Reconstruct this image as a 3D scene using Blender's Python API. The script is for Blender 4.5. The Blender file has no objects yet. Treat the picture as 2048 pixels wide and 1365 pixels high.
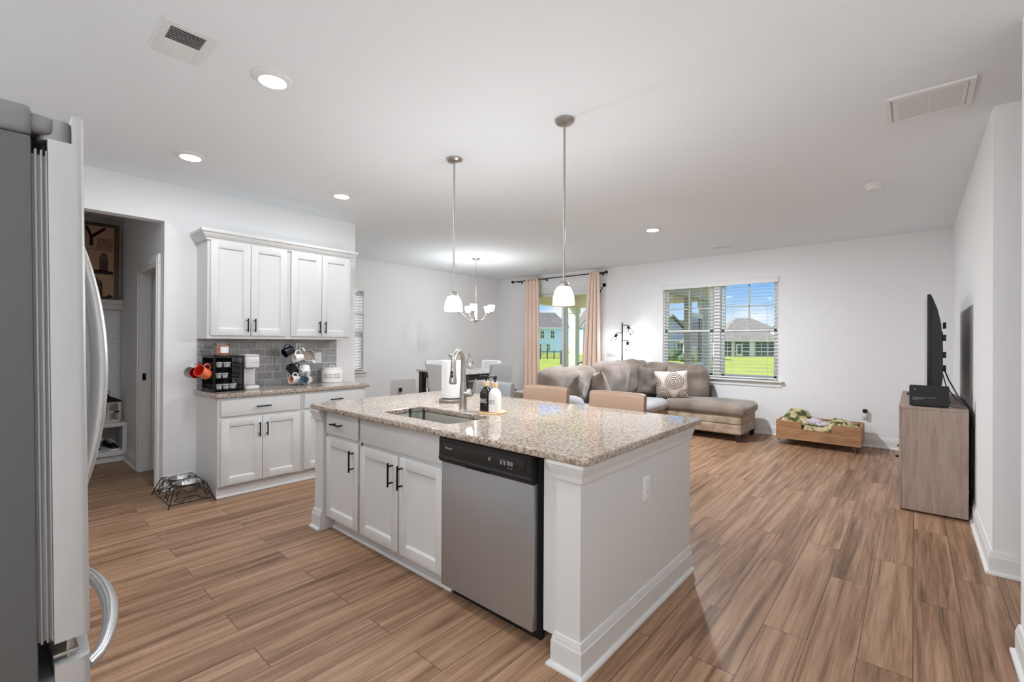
import bpy, bmesh, math, random
from mathutils import Vector, Matrix, noise
random.seed(7)
PI = math.pi
C = bpy.context.scene.collection
SC = bpy.context.scene

# ------------------------------------------------------------------ camera
CAM_H = 1.338
yaw, pitch, roll = math.radians(41.25), math.radians(0.18), math.radians(0.326)
r0 = Vector((math.cos(yaw), math.sin(yaw), 0))
fw = Vector((-math.sin(yaw) * math.cos(pitch), math.cos(yaw) * math.cos(pitch), math.sin(pitch)))
u0 = r0.cross(fw)
cr, sr = math.cos(roll), math.sin(roll)
R_, U_ = r0 * cr + u0 * sr, u0 * cr - r0 * sr
cd = bpy.data.cameras.new('camera'); cam = bpy.data.objects.new('camera', cd); C.objects.link(cam)
cam.matrix_world = Matrix(((R_.x, U_.x, -fw.x, 0), (R_.y, U_.y, -fw.y, 0), (R_.z, U_.z, -fw.z, CAM_H), (0, 0, 0, 1)))
cd.sensor_width = 36; cd.lens = 916.46 * 36 / 2048; cd.clip_start = 0.05; cd.clip_end = 600
SC.camera = cam

# ------------------------------------------------------------------ world, sun, exposure
def lin(c):
    c = c / 255
    return c / 12.92 if c <= 0.04045 else ((c + 0.055) / 1.055) ** 2.4
def rgb(r, g, b): return (lin(r), lin(g), lin(b), 1)

w = bpy.data.worlds.new('sky'); SC.world = w; w.use_nodes = True
nt = w.node_tree; nt.nodes.clear()
def N(nt, t, **k):
    n = nt.nodes.new(t)
    for a, v in k.items():
        if a.startswith('i_'): n.inputs[a[2:].replace('_', ' ')].default_value = v
        else: setattr(n, a, v)
    return n
def L(nt, a, b): nt.links.new(a, b)
def ramp(nt, fac, stops, interp='LINEAR'):
    n = nt.nodes.new('ShaderNodeValToRGB'); n.color_ramp.interpolation = interp
    e = n.color_ramp.elements
    while len(e) < len(stops): e.new(0.5)
    for i, (p, c) in enumerate(stops):
        e[i].position = p; e[i].color = c if len(c) == 4 else (*c, 1)
    if fac is not None: L(nt, fac, n.inputs['Fac'])
    return n
tc = N(nt, 'ShaderNodeTexCoord'); sx = N(nt, 'ShaderNodeSeparateXYZ'); L(nt, tc.outputs['Generated'], sx.inputs[0])
sky = ramp(nt, sx.outputs['Z'], [(0.0, rgb(205, 222, 240)), (0.04, rgb(196, 220, 248)), (0.13, rgb(110, 172, 238)), (0.5, rgb(70, 130, 215))])
mp = N(nt, 'ShaderNodeMapping'); mp.inputs['Scale'].default_value = (3.2, 3.2, 11); mp.inputs['Location'].default_value = (1.3, .4, .2)
L(nt, tc.outputs['Generated'], mp.inputs[0])
nz = N(nt, 'ShaderNodeTexNoise', i_Scale=1.6, i_Detail=7.0, i_Roughness=0.55); L(nt, mp.outputs[0], nz.inputs['Vector'])
cl = ramp(nt, nz.outputs['Fac'], [(0.47, (0, 0, 0)), (0.63, (1, 1, 1))])
mx = N(nt, 'ShaderNodeMixRGB'); L(nt, cl.outputs[0], mx.inputs[0]); L(nt, sky.outputs[0], mx.inputs[1]); mx.inputs[2].default_value = rgb(246, 246, 250)
bg = N(nt, 'ShaderNodeBackground', i_Strength=1.02); L(nt, mx.outputs[0], bg.inputs[0])
wo = N(nt, 'ShaderNodeOutputWorld'); L(nt, bg.outputs[0], wo.inputs[0])

sd = bpy.data.lights.new('sun', 'SUN'); sd.energy = 4.9; sd.angle = 0.02; sd.color = (1, .985, .96)
sun = bpy.data.objects.new('sun', sd); C.objects.link(sun)
sun.rotation_euler = Vector((0.55, 0.55, -0.63)).to_track_quat('-Z', 'Y').to_euler()

SC.view_settings.view_transform = 'Standard'; SC.view_settings.look = 'None'
SC.view_settings.gamma = 1; SC.view_settings.use_curve_mapping = False
SC.view_settings.exposure = 0.22
try:
    SC.cycles.use_denoising = True
    SC.cycles.sample_clamp_indirect = 6
    SC.cycles.max_bounces = 10; SC.cycles.diffuse_bounces = 5; SC.cycles.transparent_max_bounces = 16
    SC.cycles.caustics_reflective = False; SC.cycles.caustics_refractive = False
except Exception: pass
LAMP = 185.0       # emission strength of one recessed kitchen lamp
LAMP_LIVING, LAMP_HALL_ADDED = 2100.0, 110.0      # the living room lamp and the added, unseen hall lamps
ENTRY_FILL_W = 33.0     # each bulb of the added, unseen entrance chandelier
PEND_W, CHAND_W, FLOOR_W = 38.0, 8.0, 2.0      # pendant, chandelier and floor lamp bulbs, watts

# ------------------------------------------------------------------ materials
MATS = {}
def mat(name, col=(200, 200, 200), rough=0.5, metal=0.0, spec=0.5, coat=0.0, emit=None, es=0.0, trans=0.0, ior=1.45, sheen=0.0):
    m = bpy.data.materials.new(name); m.use_nodes = True
    b = m.node_tree.nodes['Principled BSDF']
    b.inputs['Base Color'].default_value = rgb(*col); b.inputs['Roughness'].default_value = rough
    b.inputs['Metallic'].default_value = metal; b.inputs['Specular IOR Level'].default_value = spec
    b.inputs['Coat Weight'].default_value = coat; b.inputs['IOR'].default_value = ior
    b.inputs['Transmission Weight'].default_value = trans; b.inputs['Sheen Weight'].default_value = sheen
    if emit: b.inputs['Emission Color'].default_value = rgb(*emit); b.inputs['Emission Strength'].default_value = es
    MATS[name] = m
    return m
def nodes(m): return m.node_tree, m.node_tree.nodes['Principled BSDF']
def coord(nt, scale=(1, 1, 1), rot=(0, 0, 0)):
    t = N(nt, 'ShaderNodeTexCoord'); p = N(nt, 'ShaderNodeMapping')
    p.inputs['Scale'].default_value = scale; p.inputs['Rotation'].default_value = rot
    L(nt, t.outputs['Object'], p.inputs[0]); return p.outputs[0]
def bump(m, scale=200, strength=0.1, dist=0.002, detail=3, vscale=(1, 1, 1)):
    nt, b = nodes(m)
    n = N(nt, 'ShaderNodeTexNoise', i_Scale=scale, i_Detail=float(detail)); L(nt, coord(nt, vscale), n.inputs['Vector'])
    bp = N(nt, 'ShaderNodeBump', i_Strength=strength, i_Distance=dist); L(nt, n.outputs['Fac'], bp.inputs['Height'])
    L(nt, bp.outputs[0], b.inputs['Normal']); return m
def vary(m, stops, scale=5, detail=4, vscale=(1, 1, 1), rough=0.55, dist=0.0):
    nt, b = nodes(m)
    n = N(nt, 'ShaderNodeTexNoise', i_Scale=scale, i_Detail=float(detail), i_Roughness=rough, i_Distortion=dist); L(nt, coord(nt, vscale), n.inputs['Vector'])
    r = ramp(nt, n.outputs['Fac'], [(p, rgb(*c)) for p, c in stops]); L(nt, r.outputs[0], b.inputs['Base Color']); return m

WALL = bump(mat('wall_paint', (238, 238, 238), 0.85, spec=.2), 350, .06, .001)
CEIL = bump(mat('ceiling_paint', (239, 244, 247), 0.9, spec=.1), 300, .08, .001)
TRIM = mat('trim_white', (232, 232, 230), 0.45)
CAB = bump(mat('cabinet_white', (213, 213, 211), 0.42), 60, .03, .001)
BLACK = mat('black_metal', (24, 24, 24), 0.4, .6)
BLKPL = mat('black_plastic', (20, 20, 21), 0.45)
DARK = mat('dark_grey', (52, 52, 54), 0.6)
NICKEL = mat('brushed_nickel', (178, 174, 168), 0.34, .92)
CHROME = mat('chrome', (215, 215, 215), 0.1, 1.0)
STEEL = mat('stainless_steel', (172, 172, 170), 0.38, .8)
def steel_fix(m, lo, hi, vs):
    vary(m, [(.3, lo), (.7, hi)], 3, 6, vs)
    return m
steel_fix(STEEL, (170, 172, 174), (184, 186, 188), (110, 110, .5))
BOWLST = mat('polished_steel', (200, 200, 200), 0.16, 1.0)
SINKST = mat('sink_steel', (190, 184, 176), 0.42, .6)
FRIDGE_SIDE = bump(mat('fridge_grey', (86, 86, 86), 0.55, .1), 900, .12, .001)
FRIDGE_DOOR = bump(mat('fridge_door_edge', (184, 184, 183), 0.42, .35), 700, .05, .001)
FRIDGE_STEEL = mat('fridge_steel', (205, 205, 205), 0.28, .85)
GASKET = mat('fridge_gasket', (138, 138, 139), 0.55)
FRIDGE_CAP = mat('fridge_cap_grey', (116, 116, 115), 0.55, .1)
CERAM = mat('white_ceramic', (238, 236, 232), 0.2, coat=.4)
RED = mat('red_ceramic', (205, 40, 28), 0.18, coat=.5)
DKRED = mat('dark_red_ceramic', (150, 14, 16), 0.18, coat=.5)
ORANGE = vary(mat('orange_glaze', (232, 92, 48), 0.18, coat=.5), [(.35, (214, 50, 30)), (.65, (240, 130, 80))], 12)
NAVY = mat('navy_ceramic', (22, 24, 42), 0.3, coat=.3)
BLKCER = mat('black_ceramic', (26, 25, 25), 0.22, coat=.5)
BLUEG = vary(mat('blue_print', (120, 160, 185), 0.35), [(.4, (70, 95, 115)), (.6, (170, 205, 225))], 60)
TANPR = vary(mat('tan_print', (210, 170, 110), 0.4), [(.4, (200, 110, 60)), (.6, (235, 215, 180))], 70)
CANDLE = vary(mat('orange_wax', (236, 140, 110), 0.35), [(.3, (250, 134, 98)), (.7, (255, 178, 150))], 8)
PAPER = bump(mat('paper_towel', (240, 240, 240), 0.9, spec=.1), 160, .2, .002)
LABELW = mat('white_label', (236, 236, 238), 0.6)
BAMBOO = vary(mat('bamboo', (224, 190, 140), 0.5), [(.35, (208, 170, 118)), (.65, (232, 202, 156))], 6, 4, (1, 1, 12))
TAN = bump(mat('tan_leather', (158, 130, 110), 0.36), 260, .1, .001)
GREYL = bump(mat('grey_leather', (148, 148, 148), 0.42), 260, .1, .001)
ESPRESSO = mat('espresso_wood', (48, 42, 40), 0.4)
FABRIC = vary(mat('taupe_microfibre', (165, 152, 140), 0.95, spec=.15, sheen=.35), [(.25, (106, 94, 84)), (.5, (138, 126, 115)), (.8, (164, 153, 143))], 3.2, 5)
bump(FABRIC, 400, .15, .001)
FABBASE = vary(mat('mottled_microfibre', (170, 150, 128), 0.95, spec=.15, sheen=.3), [(.3, (140, 120, 100)), (.55, (178, 160, 138)), (.8, (190, 174, 156))], 9, 6)
FABGREY_SHEEN = vary(mat('grey_sheen_microfibre', (172, 172, 174), 0.95, spec=.15, sheen=.3), [(.3, (156, 156, 158)), (.7, (182, 182, 184))], 4, 4)  # this grey carries the window sheen of the sofa seat in its colour
FABDK = vary(mat('dark_taupe_fabric', (128, 118, 108), 0.95, spec=.15, sheen=.3), [(.3, (106, 97, 89)), (.7, (140, 130, 120))], 5, 4)
PEACH = vary(mat('peach_lining', (196, 160, 126), 0.9, spec=.1), [(.3, (180, 146, 114)), (.7, (208, 174, 142))], 5)
CURT = bump(mat('blush_curtain', (253, 230, 213), 0.9, spec=.1, sheen=.2), 300, .1, .001)
_nt, _b = nodes(CURT); _l = N(_nt, 'ShaderNodeBsdfTranslucent'); _l.inputs[0].default_value = rgb(240, 212, 196); _x = N(_nt, 'ShaderNodeMixShader'); _x.inputs[0].default_value = .08
L(_nt, _b.outputs[0], _x.inputs[1]); L(_nt, _l.outputs[0], _x.inputs[2]); L(_nt, _x.outputs[0], _nt.nodes['Material Output'].inputs[0])
GRASS = vary(mat('lawn_grass', (150, 168, 70), 0.95, spec=.05), [(.25, (150, 176, 76)), (.5, (186, 194, 92)), (.75, (208, 204, 118))], .35, 8)
CONC = vary(mat('patio_concrete', (176, 180, 176), 0.9), [(.3, (160, 168, 164)), (.7, (186, 188, 184))], 2)
SIDEB = mat('blue_siding', (200, 226, 255), 0.8, spec=.1)
SIDEG = mat('grey_blue_siding', (172, 180, 208), 0.8, spec=.1)
SIDEC = mat('cream_siding', (240, 232, 240), 0.8, spec=.1)
ROOF = vary(mat('grey_shingles', (140, 132, 128), 0.95, spec=.05), [(.3, (126, 118, 115)), (.7, (152, 144, 139))], 1.5, 6)
ROOFB = vary(mat('tan_shingles', (166, 156, 144), 0.95, spec=.05), [(.3, (150, 141, 130)), (.7, (178, 168, 156))], 1.5, 6)
WINDK = mat('far_window_glass', (74, 84, 92), 0.2)
SCREEN = mat('porch_screen', (84, 98, 108), 0.6)
LEAF = vary(mat('tree_leaves', (92, 112, 82), 0.95, spec=.05), [(.3, (62, 84, 58)), (.7, (122, 138, 104))], 2.5, 6)
BARK = mat('bark', (88, 74, 62), 0.9)
PORCHW = mat('porch_white', (228, 226, 216), 0.7)
PORCHC = mat('porch_cream', (250, 236, 218), 0.75)
SHADED_TAUPE = mat('porch_shaded_taupe', (196, 186, 176), 0.8)  # darker porch colour with the shade of the beam side painted in
BULB = mat('bulb_glow', (255, 244, 228), 0.5, emit=(255, 244, 226), es=14)
SHADE = mat('frosted_glass_shade', (246, 245, 242), 0.45, emit=(255, 250, 242), es=9.0)
LENS = mat('lamp_lens', (255, 255, 255), 0.5, emit=(243, 248, 255), es=LAMP)
LENS_LIVING = mat('living_lamp_lens', (255, 255, 255), 0.5, emit=(243, 248, 255), es=LAMP_LIVING)
LENS_HALL_ADDED = mat('added_hall_lamp_lens', (255, 255, 255), 0.5, emit=(243, 248, 255), es=LAMP_HALL_ADDED)
TVBLK = mat('tv_black', (26, 26, 28), 0.5)
TVSCR = mat('tv_screen', (10, 10, 12), 0.08)
DISPB = bump(mat('speaker_mesh', (44, 44, 46), 0.75), 500, .3, .001)
PRINT = mat('grey_print', (150, 150, 150), 0.6)
PLUSH = vary(mat('lavender_plush', (198, 188, 200), 0.98, spec=.05, sheen=.5), [(.3, (184, 172, 188)), (.7, (212, 204, 214))], 30)
KNIT = vary(mat('camo_knit', (190, 176, 132), 0.98, spec=.05), [(.33, (52, 62, 52)), (.45, (110, 112, 74)), (.52, (196, 180, 138)), (.75, (226, 212, 178))], 11, 3)
MIRRORSIDE = mat('bezel_black', (14, 14, 15), 0.25, coat=.4)

def wood(name, cols, scale=3, vs=(1, 1, 1), rough=.5):
    m = mat(name, cols[1], rough)
    vary(m, [(.28, cols[0]), (.5, cols[1]), (.74, cols[2])], scale, 7, vs, .6, .6)
    return m
DOGWOOD = wood('mango_wood', [(128, 92, 60), (168, 126, 88), (190, 150, 108)], 3, (1.5, 8, 22), .6)
CONSOLE = wood('greige_wood', [(148, 128, 116), (168, 149, 137), (182, 163, 151)], 2.5, (14, 14, 1.2), .55)
PICW = mat('sepia_paper', (200, 162, 132), 0.8)
PICF = wood('picture_edge', [(70, 54, 36), (96, 78, 54), (110, 92, 66)], 6)
PICD = mat('sepia_ink', (44, 32, 28), 0.8)
PICM = vary(mat('sepia_mid', (120, 92, 76), 0.8), [(.4, (84, 62, 52)), (.6, (150, 118, 98))], 50)
LANTW = mat('whitewashed_wood', (226, 212, 196), 0.7)

def glass_mat(name, tint=(1, 1, 1, 1), refl=0.9, extra=0.0):
    m = bpy.data.materials.new(name); m.use_nodes = True; nt = m.node_tree; nt.nodes.clear()
    t = N(nt, 'ShaderNodeBsdfTransparent'); t.inputs[0].default_value = tint
    g = N(nt, 'ShaderNodeBsdfGlossy', i_Roughness=0.02); f = N(nt, 'ShaderNodeFresnel', i_IOR=1.45)
    mu = N(nt, 'ShaderNodeMath', operation='MULTIPLY_ADD'); mu.inputs[1].default_value = refl; mu.inputs[2].default_value = extra
    L(nt, f.outputs[0], mu.inputs[0]); x = N(nt, 'ShaderNodeMixShader'); L(nt, mu.outputs[0], x.inputs[0])
    L(nt, t.outputs[0], x.inputs[1]); L(nt, g.outputs[0], x.inputs[2])
    o = N(nt, 'ShaderNodeOutputMaterial'); L(nt, x.outputs[0], o.inputs[0]); return m
GLASS = glass_mat('window_glass', (.97, .99, .98, 1), .5)
DRINK = glass_mat('clear_glass', (.9, .95, .92, 1), .9, .06)
SMOKE = glass_mat('smoky_glass', (.6, .6, .6, 1), .6, .05)

_nt, _b = nodes(SHADE); _t = N(_nt, 'ShaderNodeBsdfTransparent'); _l = N(_nt, 'ShaderNodeBsdfTranslucent'); _l.inputs[0].default_value = rgb(246, 245, 242)
_x1 = N(_nt, 'ShaderNodeMixShader'); _x1.inputs[0].default_value = .5; L(_nt, _b.outputs[0], _x1.inputs[1]); L(_nt, _l.outputs[0], _x1.inputs[2])
_x2 = N(_nt, 'ShaderNodeMixShader'); _x2.inputs[0].default_value = .8; L(_nt, _x1.outputs[0], _x2.inputs[1]); L(_nt, _t.outputs[0], _x2.inputs[2])
L(_nt, _x2.outputs[0], _nt.nodes['Material Output'].inputs[0])
def bulb_light(parent, loc, watts, r=.048):
    ld = bpy.data.lights.new('bulb_light', 'POINT'); ld.energy = watts; ld.shadow_soft_size = r; ld.color = (.935, .968, 1.01)
    o = bpy.data.objects.new('bulb_light', ld); C.objects.link(o); o.parent = parent; o.location = loc; return o
def floor_mat():
    m = mat('plank_floor', (160, 130, 106), 0.36, spec=.45); nt, b = nodes(m)
    t = N(nt, 'ShaderNodeTexCoord'); s = N(nt, 'ShaderNodeSeparateXYZ'); c = N(nt, 'ShaderNodeCombineXYZ')
    L(nt, t.outputs['Object'], s.inputs[0]); L(nt, s.outputs['Y'], c.inputs['X']); L(nt, s.outputs['X'], c.inputs['Y'])
    br = N(nt, 'ShaderNodeTexBrick', offset=0.37, i_Scale=1.0, i_Mortar_Size=0.0018, i_Mortar_Smooth=0.2, i_Brick_Width=1.22, i_Row_Height=0.18, i_Bias=0.0)
    br.inputs['Color1'].default_value = (0, 0, 0, 1); br.inputs['Color2'].default_value = (1, 1, 1, 1); br.inputs['Mortar'].default_value = (.5, .5, .5, 1)
    L(nt, c.outputs[0], br.inputs['Vector'])
    mp = N(nt, 'ShaderNodeMapping'); mp.inputs['Scale'].default_value = (.62, 15, 1); L(nt, c.outputs[0], mp.inputs[0])
    w4 = N(nt, 'ShaderNodeMath', operation='MULTIPLY'); w4.inputs[1].default_value = 17; L(nt, br.outputs['Color'], w4.inputs[0])
    n1 = N(nt, 'ShaderNodeTexNoise', noise_dimensions='4D', i_Scale=1.5, i_Detail=6.0, i_Roughness=.62, i_Distortion=.7); L(nt, mp.outputs[0], n1.inputs['Vector']); L(nt, w4.outputs[0], n1.inputs['W'])
    mp2 = N(nt, 'ShaderNodeMapping'); mp2.inputs['Scale'].default_value = (2.2, 95, 1); L(nt, c.outputs[0], mp2.inputs[0])
    n2 = N(nt, 'ShaderNodeTexNoise', noise_dimensions='4D', i_Scale=1.5, i_Detail=4.0); L(nt, mp2.outputs[0], n2.inputs['Vector']); L(nt, w4.outputs[0], n2.inputs['W'])
    mp3 = N(nt, 'ShaderNodeMapping'); mp3.inputs['Scale'].default_value = (30, 3, 1); L(nt, c.outputs[0], mp3.inputs[0])
    n3 = N(nt, 'ShaderNodeTexNoise', i_Scale=2.5, i_Detail=3.0); L(nt, mp3.outputs[0], n3.inputs['Vector'])
    a = N(nt, 'ShaderNodeMath', operation='MULTIPLY_ADD'); a.inputs[1].default_value = .34; L(nt, n2.outputs['Fac'], a.inputs[0]); L(nt, n1.outputs['Fac'], a.inputs[2])
    a2 = N(nt, 'ShaderNodeMath', operation='MULTIPLY_ADD'); a2.inputs[1].default_value = .09; L(nt, br.outputs['Color'], a2.inputs[0]); L(nt, a.outputs[0], a2.inputs[2])
    a3 = N(nt, 'ShaderNodeMath', operation='MULTIPLY_ADD'); a3.inputs[1].default_value = .06; L(nt, n3.outputs['Fac'], a3.inputs[0]); L(nt, a2.outputs[0], a3.inputs[2])
    r = ramp(nt, a3.outputs[0], [(.51, rgb(90, 67, 49)), (.62, rgb(118, 89, 66)), (.74, rgb(148, 114, 88)), (.89, rgb(174, 140, 112))])
    mm = N(nt, 'ShaderNodeMixRGB', blend_type='MIX'); L(nt, br.outputs['Fac'], mm.inputs[0]); L(nt, r.outputs[0], mm.inputs[1]); mm.inputs[2].default_value = rgb(84, 64, 50)
    L(nt, mm.outputs[0], b.inputs['Base Color'])
    rr = N(nt, 'ShaderNodeMapRange', i_From_Min=.3, i_From_Max=.8, i_To_Min=.46, i_To_Max=.33); L(nt, n1.outputs['Fac'], rr.inputs[0]); L(nt, rr.outputs[0], b.inputs['Roughness'])
    bp = N(nt, 'ShaderNodeBump', i_Strength=.12, i_Distance=.002); L(nt, a3.outputs[0], bp.inputs['Height']); L(nt, bp.outputs[0], b.inputs['Normal'])
    return m
FLOOR = floor_mat()

def granite_mat():
    m = mat('speckled_granite', (205, 196, 188), 0.06, spec=.6); nt, b = nodes(m)
    v = coord(nt)
    n1 = N(nt, 'ShaderNodeTexNoise', i_Scale=62.0, i_Detail=5.0, i_Roughness=.7); L(nt, v, n1.inputs['Vector'])
    r1 = ramp(nt, n1.outputs['Fac'], [(.36, rgb(112, 94, 79)), (.45, rgb(162, 146, 131)), (.55, rgb(187, 173, 160)), (.75, rgb(201, 190, 179))])
    n2 = N(nt, 'ShaderNodeTexNoise', i_Scale=135.0, i_Detail=2.0, i_Roughness=.5); L(nt, v, n2.inputs['Vector'])
    r2 = ramp(nt, n2.outputs['Fac'], [(.38, (1, 1, 1)), (.425, (0, 0, 0))])
    n3 = N(nt, 'ShaderNodeTexNoise', i_Scale=14.0, i_Detail=2.0); L(nt, v, n3.inputs['Vector'])
    r3 = ramp(nt, n3.outputs['Fac'], [(.4, (.25, .25, .25)), (.6, (1, 1, 1))])
    mu = N(nt, 'ShaderNodeMath', operation='MULTIPLY'); L(nt, r2.outputs[0], mu.inputs[0]); L(nt, r3.outputs[0], mu.inputs[1])
    x = N(nt, 'ShaderNodeMixRGB'); L(nt, mu.outputs[0], x.inputs[0]); L(nt, r1.outputs[0], x.inputs[1]); x.inputs[2].default_value = rgb(44, 38, 35)
    L(nt, x.outputs[0], b.inputs['Base Color']); return m
GRANITE = granite_mat()

def tile_mat():
    m = mat('grey_subway_tile', (128, 124, 120), 0.14, spec=.5); nt, b = nodes(m)
    t = N(nt, 'ShaderNodeTexCoord'); s = N(nt, 'ShaderNodeSeparateXYZ'); c = N(nt, 'ShaderNodeCombineXYZ')
    L(nt, t.outputs['Object'], s.inputs[0]); L(nt, s.outputs['Y'], c.inputs['X']); L(nt, s.outputs['Z'], c.inputs['Y'])
    br = N(nt, 'ShaderNodeTexBrick', offset=0.5, i_Scale=1.0, i_Mortar_Size=0.0018, i_Brick_Width=.155, i_Row_Height=.0785)
    br.inputs['Color1'].default_value = rgb(152, 147, 142); br.inputs['Color2'].default_value = rgb(172, 167, 162); br.inputs['Mortar'].default_value = rgb(226, 224, 220)
    L(nt, c.outputs[0], br.inputs['Vector'])
    n = N(nt, 'ShaderNodeTexNoise', i_Scale=26.0, i_Detail=4.0); L(nt, c.outputs[0], n.inputs['Vector'])
    x = N(nt, 'ShaderNodeMixRGB', blend_type='OVERLAY'); x.inputs[0].default_value = .25; L(nt, br.outputs['Color'], x.inputs[1]); L(nt, n.outputs['Color'], x.inputs[2])
    hs = N(nt, 'ShaderNodeHueSaturation', i_Saturation=.15); L(nt, x.outputs[0], hs.inputs['Color'])
    L(nt, hs.outputs[0], b.inputs['Base Color'])
    rr = N(nt, 'ShaderNodeMapRange', i_To_Min=.14, i_To_Max=.7); L(nt, br.outputs['Fac'], rr.inputs[0]); L(nt, rr.outputs[0], b.inputs['Roughness'])
    bp = N(nt, 'ShaderNodeBump', i_Strength=.4, i_Distance=.002, invert=True); L(nt, br.outputs['Fac'], bp.inputs['Height']); L(nt, bp.outputs[0], b.inputs['Normal'])
    return m
TILE = tile_mat()

def ring_fabric():
    m = mat('ring_print_fabric', (218, 206, 196), 0.95, spec=.1); nt, b = nodes(m)
    t = N(nt, 'ShaderNodeTexCoord'); acc = None
    for (cx, cz, rad) in ((0.05, 0.075, .135), (-.125, -.13, .115), (.165, -.16, .11), (-.235, .06, .10)):
        d = N(nt, 'ShaderNodeVectorMath', operation='DISTANCE'); mp = N(nt, 'ShaderNodeVectorMath', operation='MULTIPLY'); mp.inputs[1].default_value = (1, 0, 1)
        L(nt, t.outputs['Object'], mp.inputs[0]); L(nt, mp.outputs[0], d.inputs[0]); d.inputs[1].default_value = (cx, 0, cz)
        ns = N(nt, 'ShaderNodeTexNoise', i_Scale=9.0); L(nt, t.outputs['Object'], ns.inputs['Vector'])
        wv = N(nt, 'ShaderNodeMath', operation='MULTIPLY_ADD'); wv.inputs[1].default_value = .035; L(nt, ns.outputs['Fac'], wv.inputs[0]); L(nt, d.outputs['Value'], wv.inputs[2])
        sn = N(nt, 'ShaderNodeMath', operation='MULTIPLY'); sn.inputs[1].default_value = 260; L(nt, wv.outputs[0], sn.inputs[0])
        s2 = N(nt, 'ShaderNodeMath', operation='SINE'); L(nt, sn.outputs[0], s2.inputs[0])
        g = N(nt, 'ShaderNodeMath', operation='GREATER_THAN'); g.inputs[1].default_value = .2; L(nt, s2.outputs[0], g.inputs[0])
        ls = N(nt, 'ShaderNodeMath', operation='LESS_THAN'); ls.inputs[1].default_value = rad; L(nt, d.outputs['Value'], ls.inputs[0])
        mu = N(nt, 'ShaderNodeMath', operation='MULTIPLY'); L(nt, g.outputs[0], mu.inputs[0]); L(nt, ls.outputs[0], mu.inputs[1])
        if acc is None: acc = mu.outputs[0]
        else:
            mxx = N(nt, 'ShaderNodeMath', operation='MAXIMUM'); L(nt, acc, mxx.inputs[0]); L(nt, mu.outputs[0], mxx.inputs[1]); acc = mxx.outputs[0]
    x = N(nt, 'ShaderNodeMixRGB'); L(nt, acc, x.inputs[0]); x.inputs[1].default_value = rgb(222, 210, 200); x.inputs[2].default_value = rgb(92, 78, 72)
    L(nt, x.outputs[0], b.inputs['Base Color']); return m
RINGS = ring_fabric()

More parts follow.
